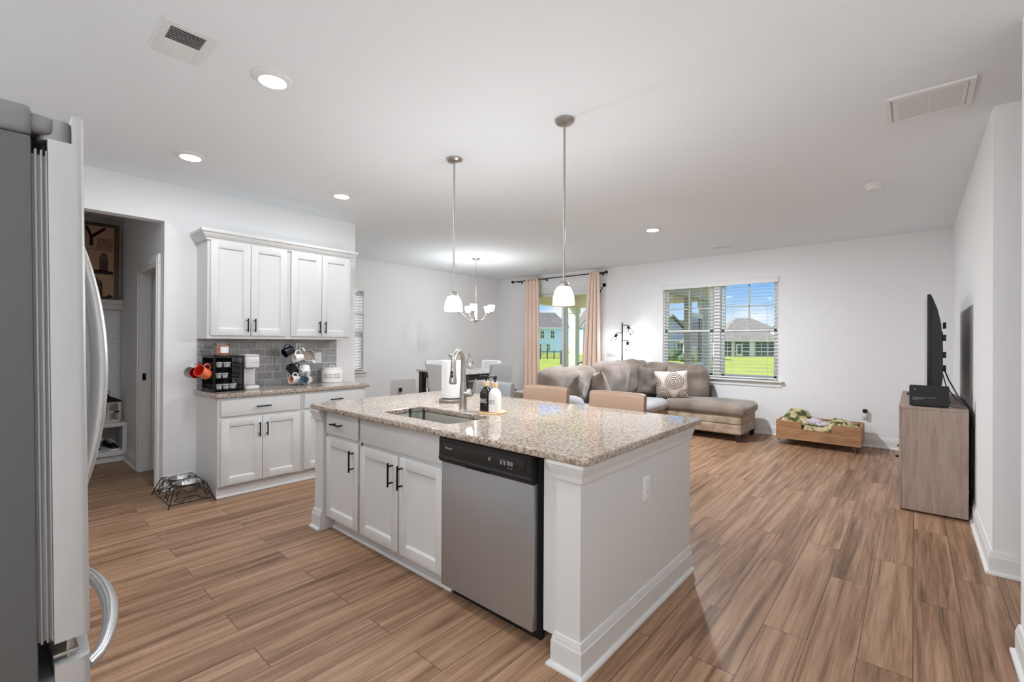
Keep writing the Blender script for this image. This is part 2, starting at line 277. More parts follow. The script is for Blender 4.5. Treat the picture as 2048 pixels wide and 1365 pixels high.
# ------------------------------------------------------------------ geometry helpers
OFF = {}
class MB:
    """collects shapes in a bmesh; build() links them as ONE mesh object"""
    def __init__(s): s.bm = bmesh.new()
    def _take(s, verts, M):
        if M is not None: bmesh.ops.transform(s.bm, matrix=M, verts=verts)
    def box(s, x0, x1, y0, y1, z0, z1, bev=0.0, seg=2, M=None):
        r = bmesh.ops.create_cube(s.bm, size=1)
        vs = r['verts']
        for v in vs: v.co = Vector(((x0 + x1) / 2 + v.co.x * (x1 - x0), (y0 + y1) / 2 + v.co.y * (y1 - y0), (z0 + z1) / 2 + v.co.z * (z1 - z0)))
        if bev:
            es = list({e for v in vs for e in v.link_edges})
            rr = bmesh.ops.bevel(s.bm, geom=es, offset=bev, segments=seg, affect='EDGES', profile=.6)
            vs = [v for v in rr['verts']]
            vs = list({v for f in rr['faces'] for v in f.verts} | set(vs))
            # whole island
            seen = set(vs); st = list(vs)
            while st:
                v = st.pop()
                for e in v.link_edges:
                    o = e.other_vert(v)
                    if o not in seen: seen.add(o); st.append(o)
            vs = list(seen)
        s._take(vs, M); return s
    def grid(s, rings, close_u=True, cap0=False, cap1=False, M=None):
        """rings: list of lists of points, same count"""
        vv = [[s.bm.verts.new(p) for p in r] for r in rings]
        n = len(vv[0])
        for a, b in zip(vv, vv[1:]):
            for i in range(n if close_u else n - 1):
                j = (i + 1) % n
                try: s.bm.faces.new((a[i], a[j], b[j], b[i]))
                except ValueError: pass
        if cap0: s.bm.faces.new(list(reversed(vv[0])))
        if cap1: s.bm.faces.new(vv[-1])
        s._take([v for r in vv for v in r], M); return s
    def lathe(s, prof, c=(0, 0, 0), seg=32, M=None, cap0=True, cap1=True, sx=1, sy=1):
        rings = []
        for (r, z) in prof:
            r = max(r, 1e-5)
            rings.append([Vector((c[0] + sx * r * math.cos(2 * PI * i / seg), c[1] + sy * r * math.sin(2 * PI * i / seg), c[2] + z)) for i in range(seg)])
        return s.grid(rings, True, cap0, cap1, M)
    def cyl(s, p, q, r, seg=16, r2=None, M=None):
        return s.tube([p, q], r, seg, radii=[r, r if r2 is None else r2], M=M)
    def tube(s, pts, r, seg=10, closed=False, radii=None, M=None):
        pts = [Vector(p) for p in pts]; n = len(pts); rings = []; up = None
        for i, p in enumerate(pts):
            if closed: t = (pts[(i + 1) % n] - pts[i - 1])
            else: t = pts[min(i + 1, n - 1)] - pts[max(i - 1, 0)]
            t.normalize()
            if up is None:
                up = Vector((0, 0, 1)) if abs(t.z) < .9 else Vector((1, 0, 0))
            a = t.cross(up)
            if a.length < 1e-6: a = t.cross(Vector((.3, .9, .1)))
            a.normalize(); b = a.cross(t).normalized(); up = b
            rr = radii[i] if radii else r
            rings.append([p + a * rr * math.cos(2 * PI * k / seg) + b * rr * math.sin(2 * PI * k / seg) for k in range(seg)])
        if closed: rings.append(rings[0])
        if closed:
            vv = [[s.bm.verts.new(p) for p in r_] for r_ in rings[:-1]]
            m = len(vv)
            for i in range(m):
                A, B = vv[i], vv[(i + 1) % m]
                for k in range(seg):
                    j = (k + 1) % seg; s.bm.faces.new((A[k], A[j], B[j], B[k]))
            s._take([v for r_ in vv for v in r_], M); return s
        return s.grid(rings, True, True, True, M)
    def prism(s, poly, a0, a1, fn, M=None):
        """poly of 2D points extruded from a0 to a1; fn(u, v, a) gives the 3D point"""
        r0_ = [Vector(fn(u, v, a0)) for u, v in poly]; r1_ = [Vector(fn(u, v, a1)) for u, v in poly]
        return s.grid([r0_, r1_], True, True, True, M)
    def soft(s, cx, cy, cz, hx, hy, hz, r, n=8, bulge=(0, 0, 0), wob=0.0, seed=0, M=None, freq=3.0):
        """rounded soft box: half sizes h, corner radius r, bulging faces, wrinkles"""
        h = Vector((hx, hy, hz)); r = min(r, hx, hy, hz) * .999
        cache = {}
        def vert(p):
            k = (round(p[0], 5), round(p[1], 5), round(p[2], 5))
            if k in cache: return cache[k]
            P = Vector((p[0] * h.x, p[1] * h.y, p[2] * h.z))
            q = Vector([max(-(h[i] - r), min(h[i] - r, P[i])) for i in range(3)])
            d = P - q
            if d.length > 1e-9: d = d.normalized() * r
            P2 = q + d
            for i in range(3):
                j, k2 = (i + 1) % 3, (i + 2) % 3
                P2[i] += bulge[i] * p[i] * (1 - p[j] ** 2) * (1 - p[k2] ** 2)
            if wob:
                nn = noise.noise_vector(P2 * freq + Vector((seed * 7.1, seed * 3.3, seed)))
                P2 += nn * wob
            v = s.bm.verts.new(P2 + Vector((cx, cy, cz))); cache[k] = v; return v
        # spacing denser near edges
        T = []
        for i in range(n + 1):
            t = -1 + 2 * i / n; T.append(math.sin(t * PI / 2) * .6 + t * .4)
        for ax in range(3):
            for sg in (-1, 1):
                for i in range(n):
                    for j in range(n):
                        ps = []
                        for (a, b) in ((i, j), (i + 1, j), (i + 1, j + 1), (i, j + 1)):
                            p = [0, 0, 0]; p[ax] = sg; p[(ax + 1) % 3] = T[a]; p[(ax + 2) % 3] = T[b]; ps.append(vert(p))
                        if sg < 0: ps.reverse()
                        try: s.bm.faces.new(ps)
                        except ValueError: pass
        s._take(list(cache.values()), M); return s
    def pillow(s, w, h, t, n=22, wob=.012, seed=0, pinch=.07, M=None):
        """scatter cushion standing in XZ, thickness along Y"""
        rows = {}
        for side in (-1, 1):
            for i in range(n + 1):
                for j in range(n + 1):
                    u, v = -1 + 2 * i / n, -1 + 2 * j / n
                    edge = max(abs(u), abs(v)) > .9999
                    if edge and side == 1: rows[(1, i, j)] = rows[(-1, i, j)]; continue
                    x = u * w / 2 * (1 - pinch * (1 - v * v)); z = v * h / 2 * (1 - pinch * (1 - u * u))
                    th = t / 2 * (max(0, 1 - abs(u) ** 2.6) * max(0, 1 - abs(v) ** 2.6)) ** .5
                    P = Vector((x, side * th, z))
                    f = noise.noise(Vector((x * 9, side * 2 + seed, z * 9))) * wob * (0.3 + (0 if edge else .9))
                    P.y += f; P.z += .5 * noise.noise(Vector((x * 6 + 9, seed, z * 6))) * wob
                    rows[(side, i, j)] = s.bm.verts.new(P)
            for i in range(n):
                for j in range(n):
                    q = [rows[(side, a, b)] for a, b in ((i, j), (i + 1, j), (i + 1, j + 1), (i, j + 1))]
                    if side == 1: q.reverse()
                    try: s.bm.faces.new(q)
                    except ValueError: pass
        s._take(list({v for v in rows.values()}), M); return s
    def ball(s, c, r, sub=2, sx=1, sy=1, sz=1, wob=0, seed=0, freq=2.0, M=None):
        rr = bmesh.ops.create_icosphere(s.bm, subdivisions=sub, radius=1)
        for v in rr['verts']:
            d = v.co.copy()
            k = 1 + (wob * noise.fractal(d * freq + Vector((seed, seed * 2, 0)), 1.0, 2.0, 4) if wob else 0)
            v.co = Vector((c[0] + d.x * r * sx * k, c[1] + d.y * r * sy * k, c[2] + d.z * r * sz * k))
        s._take(rr['verts'], M); return s
    def add_mesh(s, me, M=None):
        n0 = len(s.bm.verts); s.bm.from_mesh(me); s.bm.verts.ensure_lookup_table()
        vs = s.bm.verts[n0:]
        s._take(vs, M); return s
    def build(s, name, m, parent=None, smooth=38, label=None):
        off = None
        if parent is not None:
            off = OFF.get(parent.name)
        if off is not None:
            for v in s.bm.verts: v.co -= off
        bmesh.ops.recalc_face_normals(s.bm, faces=s.bm.faces)
        me = bpy.data.meshes.new(name); s.bm.to_mesh(me); s.bm.free()
        if smooth:
            for p in me.polygons: p.use_smooth = True
            me.set_sharp_from_angle(angle=math.radians(smooth))
        me.materials.append(m)
        o = bpy.data.objects.new(name, me); C.objects.link(o)
        if parent is not None:
            o.parent = parent
            if off is not None: OFF[o.name] = off
        if label: o['label'] = label
        return o

def thing(name, label, cat, loc=(0, 0, 0), rotz=0.0, group=None, world=False):
    """an Empty at the thing's base; world=True: its parts are given in world coordinates"""
    o = bpy.data.objects.new(name, None); C.objects.link(o); o.empty_display_size = .1
    o.location = loc; o.rotation_euler = (0, 0, rotz); o['label'] = label; o['category'] = cat
    if group: o['group'] = group
    if world: OFF[o.name] = Vector(loc)
    return o
def tag(o, label, cat, group=None, kind=None):
    o['label'] = label; o['category'] = cat
    if group: o['group'] = group
    if kind: o['kind'] = kind
    return o
def struct(o):
    o['kind'] = 'structure'; return o
def dup(root, loc=None, rotz=None, label=None, group=None):
    r = root.copy(); C.objects.link(r)
    if loc is not None: r.location = loc
    if rotz is not None: r.rotation_euler = (r.rotation_euler[0], r.rotation_euler[1], rotz)
    if label: r['label'] = label
    if group: r['group'] = group
    for ch in list(root.children):
        c = ch.copy(); C.objects.link(c); c.parent = r
        for g in list(ch.children):
            d = g.copy(); C.objects.link(d); d.parent = c
    return r
def Rx(a): return Matrix.Rotation(a, 4, 'X')
def Ry(a): return Matrix.Rotation(a, 4, 'Y')
def Rz(a): return Matrix.Rotation(a, 4, 'Z')
def T(x, y, z): return Matrix.Translation((x, y, z))
def text_mesh(s, size, depth=.0008, align='CENTER'):
    cu = bpy.data.curves.new('t', 'FONT'); cu.body = s; cu.size = size; cu.extrude = depth; cu.align_x = align; cu.align_y = 'CENTER'; cu.resolution_u = 3
    o = bpy.data.objects.new('t', cu); C.objects.link(o)
    bpy.context.view_layer.update()
    me = bpy.data.meshes.new_from_object(o.evaluated_get(bpy.context.evaluated_depsgraph_get()))
    bpy.data.objects.remove(o); bpy.data.curves.remove(cu)
    return me
def rrect(x0, x1, y0, y1, r, n=6):
    pts = []
    for (cx, cy, a) in ((x1 - r, y1 - r, 0), (x0 + r, y1 - r, 90), (x0 + r, y0 + r, 180), (x1 - r, y0 + r, 270)):
        for i in range(n + 1):
            t = math.radians(a + 90 * i / n); pts.append((cx + r * math.cos(t), cy + r * math.sin(t)))
    return pts
def slab_mesh(loops, z0, z1, bev=.004):
    """flat slab with holes: 2D curve filled, extruded and edge-rounded"""
    cu = bpy.data.curves.new('s', 'CURVE'); cu.dimensions = '2D'; cu.fill_mode = 'BOTH'
    cu.extrude = (z1 - z0) / 2 - bev; cu.bevel_depth = bev; cu.bevel_resolution = 2; cu.offset = -bev
    for lp in loops:
        sp = cu.splines.new('POLY'); sp.points.add(len(lp) - 1); sp.use_cyclic_u = True
        for i, (x, y) in enumerate(lp): sp.points[i].co = (x, y, 0, 1)
    o = bpy.data.objects.new('s', cu); C.objects.link(o); bpy.context.view_layer.update()
    me = bpy.data.meshes.new_from_object(o.evaluated_get(bpy.context.evaluated_depsgraph_get()))
    bpy.data.objects.remove(o); bpy.data.curves.remove(cu)
    me.transform(T(0, 0, (z0 + z1) / 2)); return me

# ------------------------------------------------------------------ the setting
H = 2.743
XL, XD, YB, XR = -5.01, -7.05, 7.62, 0.349
def wallbox(name, boxes, m=None):
    b = MB()
    for bx in boxes: b.box(*bx)
    return struct(b.build(name, m or WALL, smooth=0))
wallbox('floor', [(-7.3, 1.75, -3.25, 7.76, -.12, 0)], FLOOR)
wallbox('ceiling', [(-7.3, 1.75, -3.25, 7.78, H, H + .25)], CEIL)
wallbox('wall_left', [(-5.13, XL, -.7, .13, 0, H), (-5.13, XL, 1.02, 2.87, 0, H), (-5.13, XL, .13, 1.02, 2.40, H)])
wallbox('wall_mudroom', [(-7.05, -5.93, 1.02, 1.14, 0, H), (-5.21, -5.13, 1.02, 1.14, 0, H), (-5.93, -5.21, 1.02, 1.14, 2.035, H)])
wallbox('wall_closet', [(-7.05, -5.13, 2.75, 2.87, 0, H)])
wallbox('wall_dining', [(-7.2, XD, -.7, 3.2, 0, H), (-7.2, XD, 4.205, 7.76, 0, H), (-7.2, XD, 3.2, 4.205, 0, .84), (-7.2, XD, 3.2, 4.205, 2.275, H)])
WX0, WX1, WZ0, WZ1 = -3.245, -1.49, .80, 2.33
SX0, SX1, SZ1 = -6.24, -4.40, 2.40
wallbox('wall_back', [(XD, SX0, YB, 7.76, 0, H), (SX0, SX1, YB, 7.76, SZ1, H), (SX1, WX0, YB, 7.76, 0, H), (WX0, WX1, YB, 7.76, 0, WZ0), (WX0, WX1, YB, 7.76, WZ1, H), (WX1, .47, YB, 7.76, 0, H)])
wallbox('wall_right', [(XR, .464, 3.886, 7.62, 0, H), (XR, .464, -1.2, 2.935, 0, H)])
wallbox('wall_hall', [(.464, 1.6, 3.92, 4.05, 0, H), (1.6, 1.75, -3.1, 4.05, 0, H)])
wallbox('wall_kitchen', [(-7.2, -1.2, -.82, -.7, 0, H), (-1.32, -1.2, -3.1, -.82, 0, H)])
wallbox('wall_front', [(-1.32, 1.75, -3.25, -3.1, 0, H)])

BASEP = [(0, 0), (.031, 0), (.030, .008), (.026, .014), (.017, .018), (.0155, .021), (.0155, .098), (.012, .106), (.012, .112), (.008, .122), (.0065, .132), (0, .134)]
def molding(b, p, q, n, prof, e0=0, e1=0, z=0.0):
    """profile (offset, height) run from p to q; n outward; e0/e1 = +1 outside mitre, -1 inside mitre"""
    p, q, n = Vector((*p, 0)), Vector((*q, 0)), Vector((*n, 0)); t = (q - p).normalized()
    ra = [p + n * o + Vector((0, 0, h + z)) - t * o * e0 for o, h in prof]
    rb = [q + n * o + Vector((0, 0, h + z)) + t * o * e1 for o, h in prof]
    b.grid([ra, rb], True, True, True)
def baseboard(name, runs):
    b = MB()
    for r in runs: molding(b, *r)
    return struct(b.build(name, TRIM, smooth=22))
baseboard('baseboard_back', [((SX1 + .06, YB), (XR, YB), (0, -1), BASEP, 0, -1), ((XD, YB), (SX0 - .06, YB), (0, -1), BASEP, -1, 0)])
baseboard('baseboard_right', [((XR, YB), (XR, 3.886), (-1, 0), BASEP, -1, 1), ((XR, 3.886), (.464, 3.886), (0, -1), BASEP, 1, 0),
                              ((XR, 2.935), (XR, -1.2), (-1, 0), BASEP, 1, 0), ((.464, 2.935), (XR, 2.935), (0, 1), BASEP, 0, 1)])
baseboard('baseboard_left', [((XL, 1.02), (XL, 1.262), (1, 0), BASEP, 0, 0), ((XL, 2.655), (XL, 2.87), (1, 0), BASEP, 0, 1), ((XL, 2.87), (XD, 2.87), (0, 1), BASEP, 1, -1)])
baseboard('baseboard_dining', [((XD, 2.87), (XD, YB), (1, 0), BASEP, -1, -1)])
baseboard('baseboard_mudroom', [((-6.58, 1.02), (-6.03, 1.02), (0, -1), BASEP, 0, 0)])
# mudroom door casing and jambs
b = MB()
for x0, x1 in ((-6.02, -5.93), (-5.21, -5.14)):
    b.box(x0, x1, .999, 1.0205, 0, 2.035, .003); b.box(x0 + .02, x1 - .02, .9915, .9985, 0, 2.055, .003)
b.box(-6.02, -5.14, .999, 1.0205, 2.0355, 2.125, .003); b.box(-6.0, -5.16, .9915, .9985, 2.0555, 2.10, .003)
b.box(-5.93, -5.912, 1.0, 1.14, 0, 2.035); b.box(-5.228, -5.21, 1.0, 1.14, 0, 2.035); b.box(-5.93, -5.21, 1.0, 1.14, 2.017, 2.035)
b.box(-5.912, -5.90, 1.06, 1.10, 0, 2.02, .002)
o = struct(b.build('trim_1', TRIM))
s = MB(); s.box(-5.9125, -5.9085, 1.03, 1.058, .93, 1.0, .001); s.build('strike_plate', BLACK, o)

# ---- sliding glass door
d1 = struct(MB().box(SX0, SX0 + .05, YB, 7.74, 0, SZ1, .004).box(SX1 - .05, SX1, YB, 7.74, 0, SZ1, .004).box(SX0, SX1, YB, 7.74, SZ1 - .05, SZ1, .004).box(SX0, SX1, YB + .01, 7.74, -.0, .035, .004).build('door_1', TRIM))
xm = -5.31
def sash(x0, x1, y, nm, hw=.055):
    b = MB(); z0, z1 = .04, SZ1 - .05
    b.box(x0, x0 + hw, y - .02, y + .02, z0, z1, .005); b.box(x1 - hw, x1, y - .02, y + .02, z0, z1, .005)
    b.box(x0, x1, y - .02, y + .02, z1 - hw, z1, .005); b.box(x0, x1, y - .02, y + .02, z0, z0 + .09, .005)
    f = b.build(nm, TRIM, d1)
    MB().box(x0 + hw, x1 - hw, y - .004, y + .004, z0 + .09, z1 - hw).build('pane', GLASS, f, 0)
sash(SX0 + .05, xm + .05, 7.70, 'fixed_sash'); sash(xm - .05, SX1 - .05, 7.655, 'sliding_sash')
MB().box(xm - .035, xm - .015, 7.615, 7.64, .95, 1.2, .006).build('door_handle', TRIM, d1)
b = MB()
b.box(SX0 - .06, SX0 + .012, YB - .018, YB, 0, SZ1 + .06, .004); b.box(SX1 - .012, SX1 + .06, YB - .018, YB, 0, SZ1 + .06, .004); b.box(SX0 - .06, SX1 + .06, YB - .018, YB, SZ1 - .012, SZ1 + .06, .004)
struct(b.build('trim_2', TRIM))

# ---- windows (double hung units)
def dh_unit(parent, fn, u0, u1, z0, z1, grille=True):
    """fn(u, v, z) maps: u along the wall, v depth outwards"""
    def bx(b, ua, ub, va, vb, za, zb):
        p = Vector(fn(ua, va, za)); q = Vector(fn(ub, vb, zb))
        b.box(min(p.x, q.x), max(p.x, q.x), min(p.y, q.y), max(p.y, q.y), min(p.z, q.z), max(p.z, q.z), .003, 1)
    zm = z0 + (z1 - z0) * .485; hw = .042
    for nm, za, zb, v in (('lower_sash', z0 + .02, zm + .02, .055), ('upper_sash', zm - .02, z1 - .02, .085)):
        b = MB(); ua, ub = u0 + .03, u1 - .03
        bx(b, ua, ua + hw, v, v + .028, za, zb); bx(b, ub - hw, ub, v, v + .028, za, zb)
        bx(b, ua, ub, v, v + .028, za, za + hw); bx(b, ua, ub, v, v + .028, zb - hw, zb)
        if nm == 'upper_sash' and grille:
            um = (u0 + u1) / 2; zz = (za + zb) / 2
            bx(b, um - .011, um + .011, v + .006, v + .022, za, zb); bx(b, ua, ub, v + .006, v + .022, zz - .011, zz + .011)
        f = b.build(nm, TRIM, parent)
        g = MB(); bx(g, ua + hw, ub - hw, v + .012, v + .016, za + hw, zb - hw); g.build('pane', GLASS, f, 0)
def window(name, fn, u0, u1, z0, z1, units):
    b = MB()
    def bx(ua, ub, va, vb, za, zb, bev=.003):
        p = Vector(fn(ua, va, za)); q = Vector(fn(ub, vb, zb))
        b.box(min(p.x, q.x), max(p.x, q.x), min(p.y, q.y), max(p.y, q.y), min(p.z, q.z), max(p.z, q.z), bev, 1)
    bx(u0, u0 + .03, .04, .14, z0, z1); bx(u1 - .03, u1, .04, .14, z0, z1); bx(u0, u1, .04, .14, z1 - .03, z1); bx(u0, u1, .04, .14, z0, z0 + .03)
    wd = (u1 - u0) / units
    for k in range(1, units): bx(u0 + wd * k - .05, u0 + wd * k + .05, .04, .14, z0, z1)
    bx(u0, u0 + .008, 0, .05, z0, z1); bx(u1 - .008, u1, 0, .05, z0, z1); bx(u0, u1, 0, .05, z1 - .008, z1)
    o = struct(b.build(name, TRIM))
    for k in range(units): dh_unit(o, fn, u0 + wd * k + (.04 if k else 0), u0 + wd * (k + 1) - (.04 if k < units - 1 else 0), z0, z1)
    b = MB()
    bx(u0 - .07, u1 + .07, -.065, .05, z0 - .028, z0, .006); bx(u0 - .045, u1 + .045, -.016, 0, z0 - .10, z0 - .028, .005)
    b.build('window_sill', TRIM, o)
    return o
window('window_1', lambda u, v, z: (u, YB + v, z), WX0, WX1, WZ0, WZ1, 2)
window('window_2', lambda u, v, z: (XD - v, u, z), 3.2, 4.205, .84, 2.275, 1)

SLAT = mat('blind_slat', (236, 235, 232), 0.5)
nt_, b_ = nodes(SLAT); tl = N(nt_, 'ShaderNodeBsdfTranslucent'); tl.inputs[0].default_value = rgb(240, 240, 238)
xs = N(nt_, 'ShaderNodeMixShader'); xs.inputs[0].default_value = .35; L(nt_, b_.outputs[0], xs.inputs[1]); L(nt_, tl.outputs[0], xs.inputs[2])
L(nt_, xs.outputs[0], nt_.nodes['Material Output'].inputs[0])
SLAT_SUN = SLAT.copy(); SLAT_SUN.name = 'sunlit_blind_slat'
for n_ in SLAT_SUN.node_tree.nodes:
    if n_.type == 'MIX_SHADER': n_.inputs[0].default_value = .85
def blind(label, fn, u0, u1, z0, z1, tilt, n, parent_loc, sm=None):
    t = thing('window_blind', label, 'blind', parent_loc, world=True)
    def bx(b, ua, ub, va, vb, za, zb, bev=.002):
        p = Vector(fn(ua, va, za)); q = Vector(fn(ub, vb, zb))
        b.box(min(p.x, q.x), max(p.x, q.x), min(p.y, q.y), max(p.y, q.y), min(p.z, q.z), max(p.z, q.z), bev, 1)
    b = MB(); bx(b, u0 - .012, u1 + .012, -.022, -.006, z1 - .075, z1 + .004, .003); bx(b, u0, u1, -.004, .045, z1 - .05, z1); b.build('valance', TRIM, t)
    b = MB(); zt, zb = z1 - .085, z0 + .035
    for k in range(n):
        z = zb + (zt - zb) * (k + .5) / n; hw, th = .024, .0014
        ca, sa = math.cos(tilt), math.sin(tilt); pts = []
        for (dv, dz) in ((-hw, -th), (hw, -th), (hw, th), (-hw, th)): pts.append((.019 + dv * ca - dz * sa, z + dv * sa + dz * ca))
        b.grid([[Vector(fn(u, v, zz)) for v, zz in pts] for u in (u0 + .004, u1 - .004)], True, True, True)
    b.build('slats', sm or SLAT, t, 0)
    b = MB(); bx(b, u0 + .003, u1 - .003, .004, .034, z0 + .006, z0 + .026); b.build('bottom_rail', TRIM, t)
    k = 4 if u1 - u0 > 1.2 else 2
    for i in range(k):
        u = u0 + (u1 - u0) * (.08 + .84 * i / (k - 1)); b = MB()
        for v in (-.006, .044): b.cyl(fn(u, v, z0 + .03), fn(u, v, z1 - .05), .0014, 5)
        b.build('ladder_cord', TRIM, t)
    return t
blind('wide white slatted blind with open slats over the double window', lambda u, v, z: (u, YB + v, z), WX0 + .012, WX1 - .012, WZ0 + .004, WZ1 - .008, .03, 27, (-2.37, YB, WZ0))
blind('narrow white slatted blind on the window past the kitchen wall end', lambda u, v, z: (XD - v, u, z), 3.212, 4.193, .845, 2.267, -1.12, 27, (XD, 3.68, .84), SLAT_SUN)

# ------------------------------------------------------------------ ceiling fittings
def ceiling_lamp(label, x, y):
    t = thing('recessed_light', label, 'ceiling light', (x, y, H), group='round recessed lamps in the ceiling', world=False)
    MB().lathe([(.098, 0), (.098, -.006), (.092, -.012), (.072, -.02), (.066, -.021), (.064, -.012), (.064, 0)], seg=40).build('trim_ring', TRIM, t)
    MB().lathe([(.0645, -.018), (.05, -.0222), (.03, -.0245), (.001, -.0255)], seg=40, cap0=False, cap1=True).build('lens', LENS, t)
    return t
c0 = ceiling_lamp('recessed lamp in the kitchen ceiling beside the vent, largest of the lit discs', -2.58, .99)
def lens_of(lamp, m):
    for ch in lamp.children:
        if ch.name.startswith('lens'): ch.data = ch.data.copy(); ch.data.materials[0] = m
for (x, y, lb, m_) in ((-4.125, .995, 'recessed lamp in the kitchen ceiling closest to the hall opening', None), (-4.12, 2.215, 'recessed lamp near the end of the kitchen wall above the wall cabinets', None),
                   (-2.414, 5.36, 'small lone recessed lamp in the living room ceiling', LENS_LIVING),
                   (-1.03, .99, 'added unseen recessed lamp in the kitchen ceiling above the aisle by the camera', None), (-3.3, -.2, 'added unseen recessed lamp lighting the island fronts, over the counter run behind the refrigerator', None), (-2.45, -.3, 'added unseen recessed lamp lighting the island fronts, above the kitchen entry', None), (.95, .6, 'added unseen recessed lamp in the hall ceiling by the right wall', LENS_HALL_ADDED), (0.2, -1.9, 'added unseen recessed lamp in the entrance ceiling', LENS_HALL_ADDED)):  # lamps on this line are out of view, added to light the kitchen side
    c_ = dup(c0, (x, y, H), label=lb)
    if m_: lens_of(c_, m_)

def rect_frame(x0, x1, y0, y1, f, z0, z1):
    b = MB(); out = [(x0, y0), (x1, y0), (x1, y1), (x0, y1)]; inn = [(x0 + f, y0 + f), (x1 - f, y0 + f), (x1 - f, y1 - f), (x0 + f, y1 - f)]
    b.grid([[Vector((x, y, z)) for x, y in q] for q, z in ((inn, z1), (inn, z0 + .002), (inn, z0), (out, z0 + .002), (out, z1))], True)
    return b
def register(label, x0, x1, y0, y1, m=4, along='x', half=True):
    t = thing('ceiling_vent', label, 'vent', ((x0 + x1) / 2, (y0 + y1) / 2, H), world=True)
    f = .03 if y1 - y0 > .15 else .02; b = rect_frame(x0, x1, y0, y1, f, H - .008, H)
    b.build('frame', TRIM, t)
    b = MB(); b.box(x0 + f * .8, x1 - f * .8, y0 + f * .8, y1 - f * .8, H - .0015, H - .0005); b.build('duct', DARK, t)
    b = MB(); xa, xb = x0 + f, x1 - f; n = 18; xm_ = (xa + xb) / 2
    for k in range(n):
        x = xa + (xb - xa) * (k + .5) / n
        ang = (.5 if x < xm_ else -.62) if half else .9; hw = .0072
        pts = [(-hw, -.0006), (hw, -.0006), (hw, .0006), (-hw, .0006)]
        b.grid([[Vector((x + u * math.cos(ang) - v * math.sin(ang), yy, H - .006 + u * math.sin(ang) + v * math.cos(ang))) for u, v in pts] for yy in (y0 + f, y1 - f)], True, True, True)
    b.build('louvres', TRIM, t, 0)
    return t
register('white louvred vent in the kitchen ceiling, half its slats dark', -2.755, -2.444, .492, .688)
register('small flat vent in the living room ceiling near the window wall', -2.24, -1.96, 6.93, 7.05, half=False)
register('tiny flat vent in the ceiling above the curtain rod', -5.56, -5.30, 7.0, 7.12, half=False)
t = thing('return_grille', 'large white rectangular return air grille in the ceiling', 'vent', (.06, 3.57, H), world=True)
gx0, gx1, gy0, gy1 = -.128, .245, 3.375, 3.755
rect_frame(gx0, gx1, gy0, gy1, .022, H - .014, H).build('frame', TRIM, t)
b = MB(); b.box(gx0 + .03, gx1 - .03, gy0 + .03, gy1 - .03, H - .008, H - .001); ym = (gx0 + gx1) / 2
b.build('face_plate', TRIM, t)
GRL = mat('grille_field', (226, 226, 224), .8)
for xa, xb in ((gx0 + .055, ym - .01), (ym + .01, gx1 - .05)):
    b = MB()
    for k in range(26):
        y = gy0 + .05 + (gy1 - gy0 - .1) * (k + .5) / 26; b.box(xa, xb, y - .004, y + .004, H - .0105, H - .0075)
    b.build('mesh_panel', GRL, t, 0)
t = thing('smoke_detector', 'round white smoke detector on the ceiling', 'smoke detector', (-.262, 5.108, H))
MB().lathe([(.072, 0), (.072, -.012), (.066, -.018), (.001, -.018)], seg=36).build('mount', TRIM, t)
MB().lathe([(.058, -.018), (.056, -.038), (.044, -.05), (.001, -.052)], seg=36).build('body', TRIM, t)

# pendants
def pendant(x, y, label, zs=1.575):
    t = thing('pendant_lamp', label, 'pendant lamp', (x, y, H), group='frosted pendants over the island')
    MB().lathe([(.001, 0), (.062, 0), (.062, -.012), (.05, -.026), (.02, -.032), (.001, -.032)], seg=32).build('canopy', NICKEL, t)
    dz = H - zs      # zs = bottom rim height
    MB().cyl((0, 0, -.03), (0, 0, -dz + .135), .0075, 12).build('stem', NICKEL, t)
    MB().lathe([(.009, -dz + .152), (.016, -dz + .149), (.027, -dz + .141), (.034, -dz + .126), (.035, -dz + .114), (.001, -dz + .114)], seg=28).build('cap', NICKEL, t)
    pr = [(.033, .117), (.043, .108), (.053, .090), (.061, .067), (.066, .042), (.068, .02), (.069, 0), (.066, 0), (.064, .02), (.057, .067), (.048, .09), (.033, .111)]
    MB().lathe([(r, z - dz) for r, z in pr], seg=40, cap0=False, cap1=False).build('shade', SHADE, t)
    MB().ball((0, 0, -dz + .052), .024, 2, sz=1.25).build('bulb', BULB, t)
    bulb_light(t, (0, 0, -dz + .052), PEND_W)
    return t
pendant(-2.65, 2.34, 'hanging frosted pendant over the sink end of the island, farther of two')
pendant(-1.656, 2.378, 'hanging frosted pendant over the bare end of the island, nearer and larger')

# chandelier
t = thing('chandelier', 'nickel chandelier with five upturned frosted shades near the dining table', 'chandelier', (-5.51, 5.36, H))
MB().lathe([(.001, 0), (.065, 0), (.063, -.014), (.04, -.03), (.001, -.034)], seg=32).build('canopy', NICKEL, t)
ch = MB(); zz = -.035; k = 0
while zz > -.72:
    a = (k % 2) * PI / 2; ux, uy = math.cos(a), math.sin(a)
    ch.tube([(.008 * math.cos(q) * ux, .008 * math.cos(q) * uy, zz - .013 + .017 * math.sin(q)) for q in [i * PI / 5 for i in range(10)]], .0022, 5, True)
    zz -= .026; k += 1
ch.build('chain', CHROME, t)
MB().lathe([(.004, -.70), (.012, -.71), (.012, -.74), (.02, -.76), (.024, -.86), (.03, -.92), (.03, -1.0), (.038, -1.02), (.036, -1.045), (.016, -1.06), (.012, -1.075), (.001, -1.085)], seg=24).build('column', NICKEL, t)
